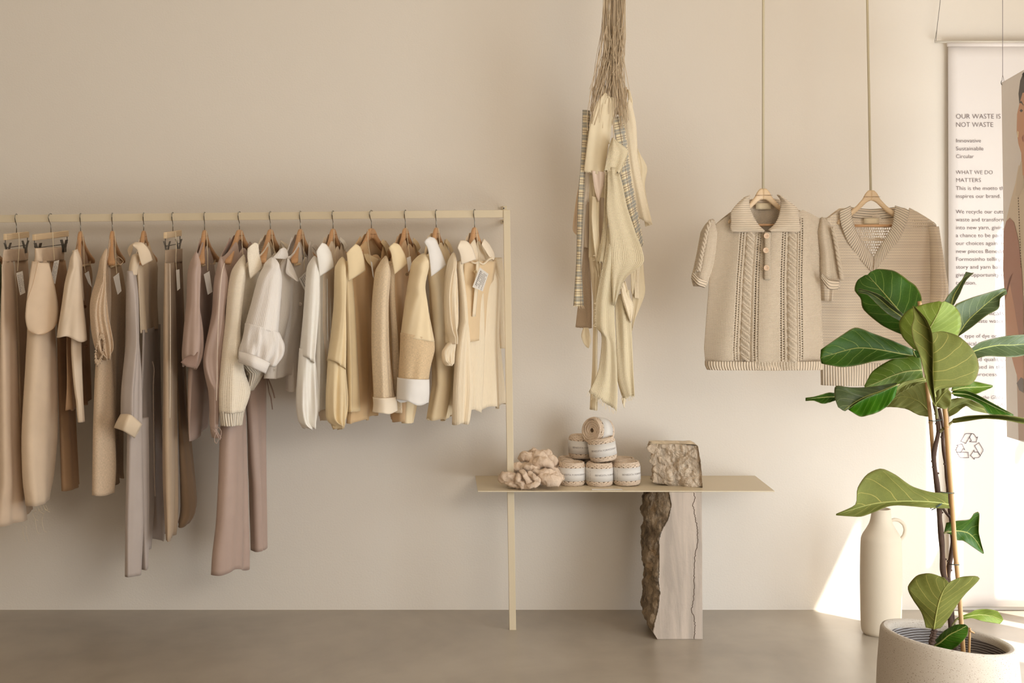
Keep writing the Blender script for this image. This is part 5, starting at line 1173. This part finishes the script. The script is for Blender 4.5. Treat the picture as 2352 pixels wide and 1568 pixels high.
leaf(LD, c7, [(900, 745), (750, 716), (580, 686), (420, 680), (150, 755)], [(880, 690), (720, 622), (560, 562), (430, 518), (330, 570), (155, 690)], [(880, 752), (720, 764), (560, 785), (450, 812), (320, 828), (160, 800)], (1.66, 1.74), .03, .01, .005, 10, 'broad dark leaf reaching left over the sweater')
leaf(LU, c7, [(1020, 1200), (940, 1110), (850, 1065), (760, 1060), (660, 1132)], [(985, 1000), (960, 925), (860, 950), (760, 985), (680, 1100)], [(1010, 1218), (920, 1202), (830, 1158), (740, 1142), (655, 1140)], (1.62, 1.58), .01, 0, .004, 11)
leaf(LM, c7, [(945, 850), (820, 862), (700, 900), (600, 945), (500, 985)], [(935, 735), (800, 742), (690, 775), (560, 860), (495, 975)], [(955, 905), (850, 942), (740, 965), (650, 990), (500, 998)], (1.68, 1.72), -.01, 0, .004, 12, 'leaf with a pale veined underside')
leaf(LD, c7, [(290, 1058), (220, 1060), (150, 1066), (90, 1072), (35, 1084)], [(285, 1033), (220, 1027), (160, 1043), (100, 1060), (35, 1068)], [(285, 1082), (230, 1102), (170, 1114), (100, 1090), (35, 1092)], (1.74, 1.78), .02, 0, .004, 13, 'small drooping leaf farthest left')
leaf(LG, c7, [(760, 962), (620, 1018), (520, 1052), (430, 1098), (330, 1168)], [(745, 950), (600, 975), (480, 986), (380, 986), (270, 975), (262, 1060), (290, 1140)], [(740, 975), (620, 1030), (520, 1070), (430, 1120), (345, 1172)], (1.76, 1.80), -.01, 0, .010, 14, 'rippled grey-green half of the low left leaf')
leaf(LB, c7, [(758, 960), (640, 1015), (540, 1050), (450, 1098), (370, 1150)], [(756, 962), (640, 1018), (540, 1053), (450, 1100), (372, 1152)], [(735, 1060), (680, 1130), (600, 1182), (520, 1206), (460, 1214), (370, 1160)], (1.755, 1.79), .03, 0, .003, 15, 'glossy bright green leaf half at the low left')
leaf(LU, c7, [(1050, 1120), (1080, 1080), (1110, 1040), (1150, 1000)], [(1048, 1010), (1070, 1000), (1110, 985), (1160, 990)], [(1070, 1140), (1130, 1155), (1170, 1120), (1175, 1030)], (1.70, 1.72), .01, 0, .005, 16)
leaf(LU, c7, [(975, 925), (900, 940), (820, 960), (740, 1020)], [(965, 905), (890, 925), (800, 945), (735, 1000)], [(980, 945), (900, 965), (830, 1000), (745, 1050)], (1.70, 1.72), .01, 0, .003, 24)
leaf(LL, c7, [(915, 700), (960, 600), (1020, 500), (1075, 400), (1105, 318)], [(880, 685), (790, 585), (768, 470), (840, 380), (960, 335), (1080, 312)], [(1225, 590), (1255, 500), (1245, 410), (1195, 345), (1125, 312)], (1.74, 1.80), -.015, .01, .004, 17, 'light green leaf lit from behind')
leaf(LD, c7, [(878, 700), (890, 730), (905, 750)], [(875, 670), (880, 735), (903, 752)], [(920, 690), (938, 745), (910, 755)], (1.70, 1.70), 0, 0, .001, 25)
leaf(LO, c7, [(1052, 1130), (1036, 990), (1028, 860), (1030, 720), (1020, 560), (960, 440), (878, 348)], [(1040, 1130), (990, 970), (930, 740), (880, 620), (864, 520), (885, 440), (872, 350)], [(1056, 1130), (1040, 990), (1032, 860), (1034, 720), (1024, 560), (975, 445), (885, 350)], (1.84, 1.86), .03, .01, .003, 18, 'folded narrow half of the front leaf')
leaf(LO, c7, [(1052, 1060), (1036, 990), (1028, 860), (1028, 720), (1022, 560)], [(1050, 1060), (1034, 990), (1026, 860), (1026, 720), (1020, 560)], [(1060, 1055), (1070, 1000), (1330, 960), (1392, 830), (1350, 700), (1240, 590), (1110, 548), (1030, 558)], (1.84, 1.85), -.03, .01, .006, 19, 'broad olive underside of the front leaf')
# lower leaves (coordinates of the lower crop)
leaf(LO, c8, [(1005, 350), (880, 332), (700, 328), (520, 342), (390, 372), (238, 421)], [(1000, 268), (900, 268), (760, 228), (640, 145), (545, 106), (450, 145), (385, 240), (378, 340), (340, 372), (240, 415)], [(1015, 378), (880, 374), (700, 358), (600, 362), (500, 402), (400, 434), (240, 424)], (1.68, 1.78), .02, 0, .004, 20, 'long olive leaf above the vase mouth')
leaf(LD, c8, [(975, 545), (1060, 530), (1140, 546), (1195, 600), (1245, 685)], [(990, 475), (1060, 462), (1150, 452), (1180, 412), (1215, 408), (1212, 540), (1246, 680)], [(1010, 545), (1060, 592), (1110, 600), (1170, 640), (1240, 687)], (1.66, 1.60), .02, 0, .004, 21, 'small curled leaf right of the stem')
leaf(LO, c8, [(905, 1200), (925, 1080), (945, 1000), (975, 930), (1010, 885)], [(850, 1190), (822, 1090), (750, 980), (728, 910), (790, 835), (880, 820), (975, 850)], [(950, 1195), (1010, 1120), (1060, 1040), (1120, 960), (1215, 862), (1190, 838), (1090, 845), (1015, 878)], (1.80, 1.84), -.015, .01, .005, 22, 'large heart-shaped low leaf')
leaf(LL, c8, [(1060, 1132), (1140, 1112), (1220, 1102), (1300, 1112), (1375, 1142)], [(1065, 1122), (1150, 1090), (1190, 1070), (1260, 1064), (1340, 1078), (1378, 1130)], [(1080, 1142), (1160, 1126), (1240, 1147), (1320, 1160), (1355, 1165)], (1.66, 1.58), .02, 0, .005, 23, 'small light green low leaf at the right')
leaf(LD, c8, [(885, 1332), (950, 1290), (1010, 1240), (1080, 1205), (1132, 1176)], [(880, 1318), (920, 1270), (980, 1210), (1050, 1172), (1115, 1168)], [(920, 1348), (1000, 1352), (1070, 1312), (1130, 1245), (1140, 1190)], (1.74, 1.80), -.02, .01, .003, 26, 'dark leaf drooping into the planter')
M_bark = plain('fig_bark', (78, 58, 46), .85, var=.3, nscale=60, bump=.7, bscale=150); M_bam = plain('bamboo', (176, 136, 88), .45, var=.12, nscale=12)
def stem(name, conv, pts, r, mat, d=1.66, label=None, knots=0, seed=0):
    q = cat_interp([P(*conv(*p_), d) for p_ in pts], np.linspace(0, 1, 60)); rr = np.interp(np.linspace(0, 1, len(q)), np.linspace(0, 1, len(r)), r)
    if knots:
        rr = rr * (1 + .10 * np.sin(np.linspace(0, 60, len(q))) * (knots > 1)); b = MB()
    b = MB(); b.tube(q, rr, 10)
    rg = np.random.default_rng(seed)
    if knots > 1:
        for k in range(14):
            i = rg.integers(4, 56); s_ = rg.choice([-1, 1]); b.tube([q[i], q[i] + [s_ * rr[i] * 1.1, -.002, .003], q[i] + [s_ * rr[i] * 1.3, -.002, .002]], [.0034, .003, .002], 6)
    elif knots == 1:
        for k in (12, 27, 43): b.tube([q[k] - (q[k + 1] - q[k]) * .15, q[k] + (q[k + 1] - q[k]) * .15], rr[k] * 1.14, 10)
    o = b.build(name, mat, g); 
    if label: o['label'] = label
    return o
T = lambda L: L
px7 = lambda x, y: (((x * .2934)) / .3368, (600 + y * .2934 - 1040) / .3368)   # crown crop -> lower crop
stem('trunk', c8, [px7(1040, 1100), px7(1062, 1200), px7(1075, 1330), (905, 20), (925, 200), (942, 330), (945, 450), (962, 640), (968, 800), (985, 880), (1000, 1000), (1020, 1150), (1045, 1400)], [.005, .007, .008, .0085], M_bark, 1.66, None, 2, 1)
stem('trunk', c8, [px7(1080, 1150), px7(1110, 1300), px7(1110, 1420), (985, 60), (1000, 200), (1010, 330), (1030, 520), (1034, 640), (1012, 760), (1003, 850), (1030, 1100), (1060, 1400)], [.004, .006, .007, .007], M_bark, 1.64, None, 2, 2)
stem('trunk', c8, [(908, 1190), (905, 1240), (890, 1300), (885, 1440)], [.006, .0075, .007], M_bark, 1.76, 'short stem of the heart-shaped leaf', 2, 3)
stem('bamboo_stake', c8, [px7(925, 312), px7(960, 600), px7(985, 950), px7(1010, 1200), (905, 60), (950, 500), (1000, 1000), (1050, 1420)], [.0055, .0055], M_bam, 1.645, None, 1)
stem('bamboo_stake', c8, [px7(1120, 1120), px7(1135, 1250), (1005, 30), (1030, 350), (1050, 650), (1078, 950), (1110, 1420)], [.0065, .0065], M_bam, 1.675, None, 1)
stem('wooden_peg', c8, [(1150, 1192), (1148, 1280), (1143, 1430)], [.0036, .0036], M_bam, 1.70); stem('wooden_peg', c8, [(1153, 1212), (1168, 1220), (1182, 1228)], [.003, .002], M_bam, 1.703)
for pts in ([(1060, 1132), (1045, 1155), (1028, 1178)], [(975, 548), (990, 538), (1010, 530)], [(905, 1195), (922, 1100), (950, 985)]): stem('petiole', c8, pts, [.0028, .0022], M_ribd, 1.69)
stem('petiole', c7, [(1185, 1255), (1140, 1290), (1085, 1335)], [.003, .0045], M_ribd, 1.665); stem('petiole', c7, [(1052, 1130), (1060, 1180), (1062, 1230)], [.0036, .0045], M_ribd, 1.70)
stem('petiole', c8, [(965, 375), (990, 410), (1020, 445)], [.0035, .0035], M_bark, 1.66)
M_tie = plain('green_tie', (44, 58, 48), .6)
for (x0, y0, x1, y1) in ((950, 266, 1045, 274), (880, 378, 960, 345), (1010, 756, 1080, 762), (890, 388, 955, 352)):
    b = MB(); b.tube([P(*c8(x0, y0), 1.69), P(*c8((x0 + x1) / 2, (y0 + y1) / 2 + 3), 1.70), P(*c8(x1, y1), 1.69)], .0013, 6); b.build('plant_tie', M_tie, g)
b = MB(); b.tube([P(*c7(998, 1243), 1.68), P(*c7(1040, 1250), 1.69), P(*c7(1100, 1240), 1.68)], .0013, 6); b.build('plant_tie', M_tie, g)

# ------------------------------------------------------------------ text banner
DB = .03
n = NT('banner_fabric'); c = lin((234, 226, 220)); n.col(c); n.p.inputs['Roughness'].default_value = .8; n.bump(n.noise(700, 2, n.obj()), .05, .0005); M_ban = n.m
g = thing('text_banner', 'tall white fabric banner with lines of printed text and a recycling symbol', 'banner', P(2300, 1393, DB))
x0, x1 = P(2177.5, 0, DB)[0], P(2177.5, 0, DB)[0] + .36
N_ = 40; zt_, zb_ = P(0, 100, DB)[2], P(0, 1393, DB)[2]
V = []; 
for i in range(N_):
    f = i / (N_ - 1)
    for j in range(10): V.append((x0 + (x1 - x0) * j / 9 + .004 * f, -DB - .003 * math.sin(j / 9 * 3 + f * 4) * f, zt_ + (zb_ - zt_) * f))
mk('banner_cloth', V, gridfaces(N_, 10), M_ban, g, thick=.0012)
b = MB(); a_ = P(2177, 102, DB + .006); b.tube([a_ - [.002, 0, 0], a_ + [.37, 0, 0]], .0085, 16); b.build('top_sleeve', M_ban, g)
b = MB(); a_ = P(2147, 96, DB + .006); b.tube([a_, a_ + [.43, 0, 0]], .0045, 12); b.build('hanging_bar', M_frame, g)
b = MB(); e_ = P(2160, 0, DB + .006); s_ = P(2152, 66, DB + .006); dr_ = (e_ - s_) / (e_[2] - s_[2]); topz = s_ + dr_ * (ZC - s_[2]); b.tube([topz, s_], .0011, 6)
b.tube([s_, P(2147, 95, DB + .008)], .0009, 6); b.tube([s_, P(2150, 95, DB + .002)], .0009, 6); b.build('hanging_cord', plain('grey_cord', (120, 112, 104), .7), g)
M_text = plain('text_print', (112, 98, 100), .85)
LINES = [('OUR WASTE IS', 272.5, 11, 103), ('NOT WASTE', 291.5, 11, 86), ('Innovative', 327, 8.8, 58), ('Sustainable', 345.3, 8.8, 63.5), ('Circular', 363.2, 8.8, 41.5), ('WHAT WE DO', 400, 9, 85), ('MATTERS', 418, 9, 58),
 ('This is the motto that', 436.3, 8.8, 122), ('inspires our brand.', 454.5, 8.8, 103), ('We recycle our cutting', 490.3, 8.8, 124), ('waste and transform it', 508.4, 8.8, 126), ('into new yarn, giving it', 526.6, 8.8, 124), ('a chance to be part of', 544.6, 8.8, 122), ('our choices again. Here', 562.7, 8.8, 131), ('new pieces Benedita', 581, 8.8, 117), ('Formosinho telling a', 599, 8.8, 114), ('story and yarn balls', 617, 8.8, 108), ('giving opportunity to', 635.2, 8.8, 115), ('creation.', 653.4, 8.8, 47),
 ("This process isn't", 706, 8.8, 111), ('using chemicals', 723.5, 8.8, 110), ('or any waste water', 741, 8.8, 110), ('No type of dye or', 775.5, 8.8, 94), ('chemical is used,', 793, 8.8, 92), ('fibers and qualities', 829, 8.8, 115), ('that is used in the', 846.5, 8.8, 112), ('dyeing process.', 863.5, 8.8, 98), ('Certified by the Global', 916, 8.4, 108), ('Recycled Standard - GRS', 932.5, 8.4, 112)]
sb = S(DB)
for k, (s_, yb, cap, wid) in enumerate(LINES):
    V, F = text_mesh(s_, -.012 if cap > 8.9 else -.007, 1.0); w_ = V[:, 0].max(); V, F = V.copy(), F
    sx = wid / w_ / sb; sy = cap / .70 / sb * (1.0)
    if yb > 900: V[:, 0] += V[:, 1] * .2
    o0 = P(2195 if yb < 900 else 2197, yb, DB + .0035)
    W = np.stack([o0[0] + V[:, 0] * sx + .0002, np.full(len(V), o0[1] - .001), o0[2] + V[:, 1] * sy], 1)
    mk('text_line', W, F, M_text, g, smooth=False)
# recycling symbol: outlined folded arrows
cr_ = np.array([383, 442.]); b = MB()
seg = [[(323, 401), (350, 353), (360, 348), (397, 348), (357, 416), (323, 401)], [(397, 348), (383, 374), (396, 397), (385, 404), (429, 407), (439, 371), (431, 377), (414, 352), (404, 348), (397, 348)]]
for k in range(3):
    an = math.radians(120 * k); R2 = np.array([[math.cos(an), -math.sin(an)], [math.sin(an), math.cos(an)]])
    for sg in seg:
        q = (np.array(sg, float) - cr_) @ R2.T + cr_
        for a_, e_ in zip(q[:-1], q[1:]):
            t_ = (e_ - a_) / (np.linalg.norm(e_ - a_) + 1e-9); nn = np.array([-t_[1], t_[0]]) * 2.0; a2, e2 = a_ - t_ * 1.6, e_ + t_ * 1.6
            b.add([P(2100 + x * .3316, 880 + y * .3316, DB + .0048) for x, y in (a2 - nn, e2 - nn, e2 + nn, a2 + nn)], [[0, 1, 2, 3]])
b.build('recycling_symbol', M_text, g, smooth=False)

# ------------------------------------------------------------------ portrait poster at the right edge
TLp, BLp = P(2300, 190, .58), P(2312.5, 1003, .58); MR = P(2352, 587, .86)
CAM = np.array([0, -CD, CZ]); NP = np.cross((TLp + BLp) / 2 - MR, BLp - TLp); NP /= np.linalg.norm(NP)
if NP[0] > 0: NP = -NP
def pix(px, py, lift=0.0):
    """pixel of the photograph -> point on the poster plane"""
    r_ = P(px, py, 0) - CAM; t_ = (TLp - CAM).dot(NP) / r_.dot(NP); return CAM + r_ * t_ + NP * lift
TRp, BRp = pix(2352, 160), pix(2352, 1015)
W_ = .75 / np.linalg.norm((TRp - TLp + BRp - BLp) / 2)
def pp(u, v, lift=0.0):
    return (TLp + (TRp - TLp) * u * W_) * (1 - v) + (BLp + (BRp - BLp) * u * W_) * v + NP * lift
g = thing('portrait_poster', 'grey portrait poster of a dark-haired person, hung side-on at the right edge', 'poster', pp(.5, .98))
M_pg = plain('poster_grey', (242, 234, 228), .45, var=.02)
V = [pp(u, v, l) for l in (0, -.003) for u, v in ((0, 0), (1, 0), (1, 1), (0, 1))]
mk('poster_board', V, [[0, 1, 2, 3], [7, 6, 5, 4], [0, 4, 5, 1], [1, 5, 6, 2], [2, 6, 7, 3], [3, 7, 4, 0]], M_pg, g, smooth=False)
def pprint(name, col, pts, lift):
    V = [pp(*q[1:], lift) if q[0] == 'u' else pix(q[0], q[1], lift) for q in pts]; c_ = np.mean(V, 0); n_ = len(V)
    mk(name, V + [c_], [[n_, i, (i + 1) % n_] for i in range(n_)], plain('print_' + name, tuple(min(255, x * 1.12) for x in col), .5, var=.03, nscale=8), g, smooth=False)
U = lambda L: L
pprint('jumper', (206, 190, 168), U([(2340, 380), (2333, 420), (2322, 460), (2313, 500), (2306, 530), (2312, 620), (2340, 800)]) + [('u', .95, .85), ('u', .95, .42), ('u', .80, .30), ('u', .5, .26)], .0006)
pprint('neck', (186, 132, 104), U([(2346, 340), (2348, 400)]) + [('u', .55, .36), ('u', .62, .24)], .0009)
pprint('hair', (70, 58, 50), U([(2343, 250), (2340, 215), (2344, 185), (2352, 165)]) + [('u', .35, .01), ('u', .62, .02), ('u', .74, .10), ('u', .76, .2), ('u', .68, .2), ('u', .4, .12)], .0010)
pprint('face', (196, 146, 112), U([(2342, 240), (2337, 262), (2336, 300), (2340, 330), (2348, 356)]) + [('u', .36, .28), ('u', .48, .285), ('u', .62, .22), ('u', .68, .13), ('u', .6, .07), ('u', .36, .06)], .0013)
pprint('eyebrow', (70, 54, 46), U([(2342, 236), (2347, 231), (2352, 240), (2352, 243), (2347, 236)]), .0018)
pprint('eye', (74, 62, 56), U([(2343, 254), (2347, 250), (2351, 254), (2347, 258)]), .0018)
pprint('mouth', (156, 96, 84), U([(2348, 316), (2352, 308), (2352, 326), (2350, 324)]), .0018)
pprint('earring', (226, 206, 170), U([(2338, 300), (2341, 303), (2340, 316), (2338, 314)]), .0018)
pprint('trousers', (176, 150, 132), U([(2334, 780), (2336, 870), (2340, 1010)]) + [('u', .9, .985), ('u', .9, .72), ('u', .4, .70)], .0007)
pprint('forearm', (190, 142, 114), U([(2308, 640), (2312, 770), (2330, 840), (2342, 880), (2352, 890), (2352, 760), (2336, 640)]), .0012)
pprint('sleeve', (164, 118, 100), U([(2306, 530), (2312, 508), (2320, 500), (2330, 510), (2340, 550), (2348, 620), (2352, 700), (2352, 780), (2346, 800), (2330, 700), (2318, 640), (2309, 690), (2305, 620)]), .0015)
pprint('collar', (198, 182, 160), U([(2346, 370), (2338, 400), (2333, 448), (2340, 452), (2352, 430), (2352, 375)]), .0012)
pprint('pocket', (112, 100, 96), U([(2336, 880), (2346, 866), (2352, 870), (2352, 902), (2342, 896)]), .0014)
b = MB()
for k in range(26):
    q = pix(2340 + k * .25, 455 + k * 6.3, .0018); b.box(q, .001, .004, .005)
b.build('lace_stitches', plain('print_stitch', (140, 120, 100), .6), g)
b = MB(); a_ = P(2303, 172, .585); top_ = P(2303, 0, .585); top_[2] = ZC; b.tube([top_, a_], .0010, 6); b.tube([a_, P(2301, 186, .585)], .0008, 6); b.tube([a_, P(2306, 186, .60)], .0008, 6)
b.build('hanging_wire', plain('grey_wire', (120, 106, 104), .5), g)
b = MB(); q = [P(2302 - 2.6 * math.sin(t_), 190 - 5 * math.cos(t_), .59) for t_ in np.linspace(.2, 3.4, 12)]; b.tube(q, .0012, 6); b.build('hook', M_clip, g)
b = MB(); far = pp(1, 0); b.tube([far, np.array([far[0], far[1], ZC])], .001, 6); b.build('hanging_wire', plain('grey_wire', (120, 106, 104), .5), g)
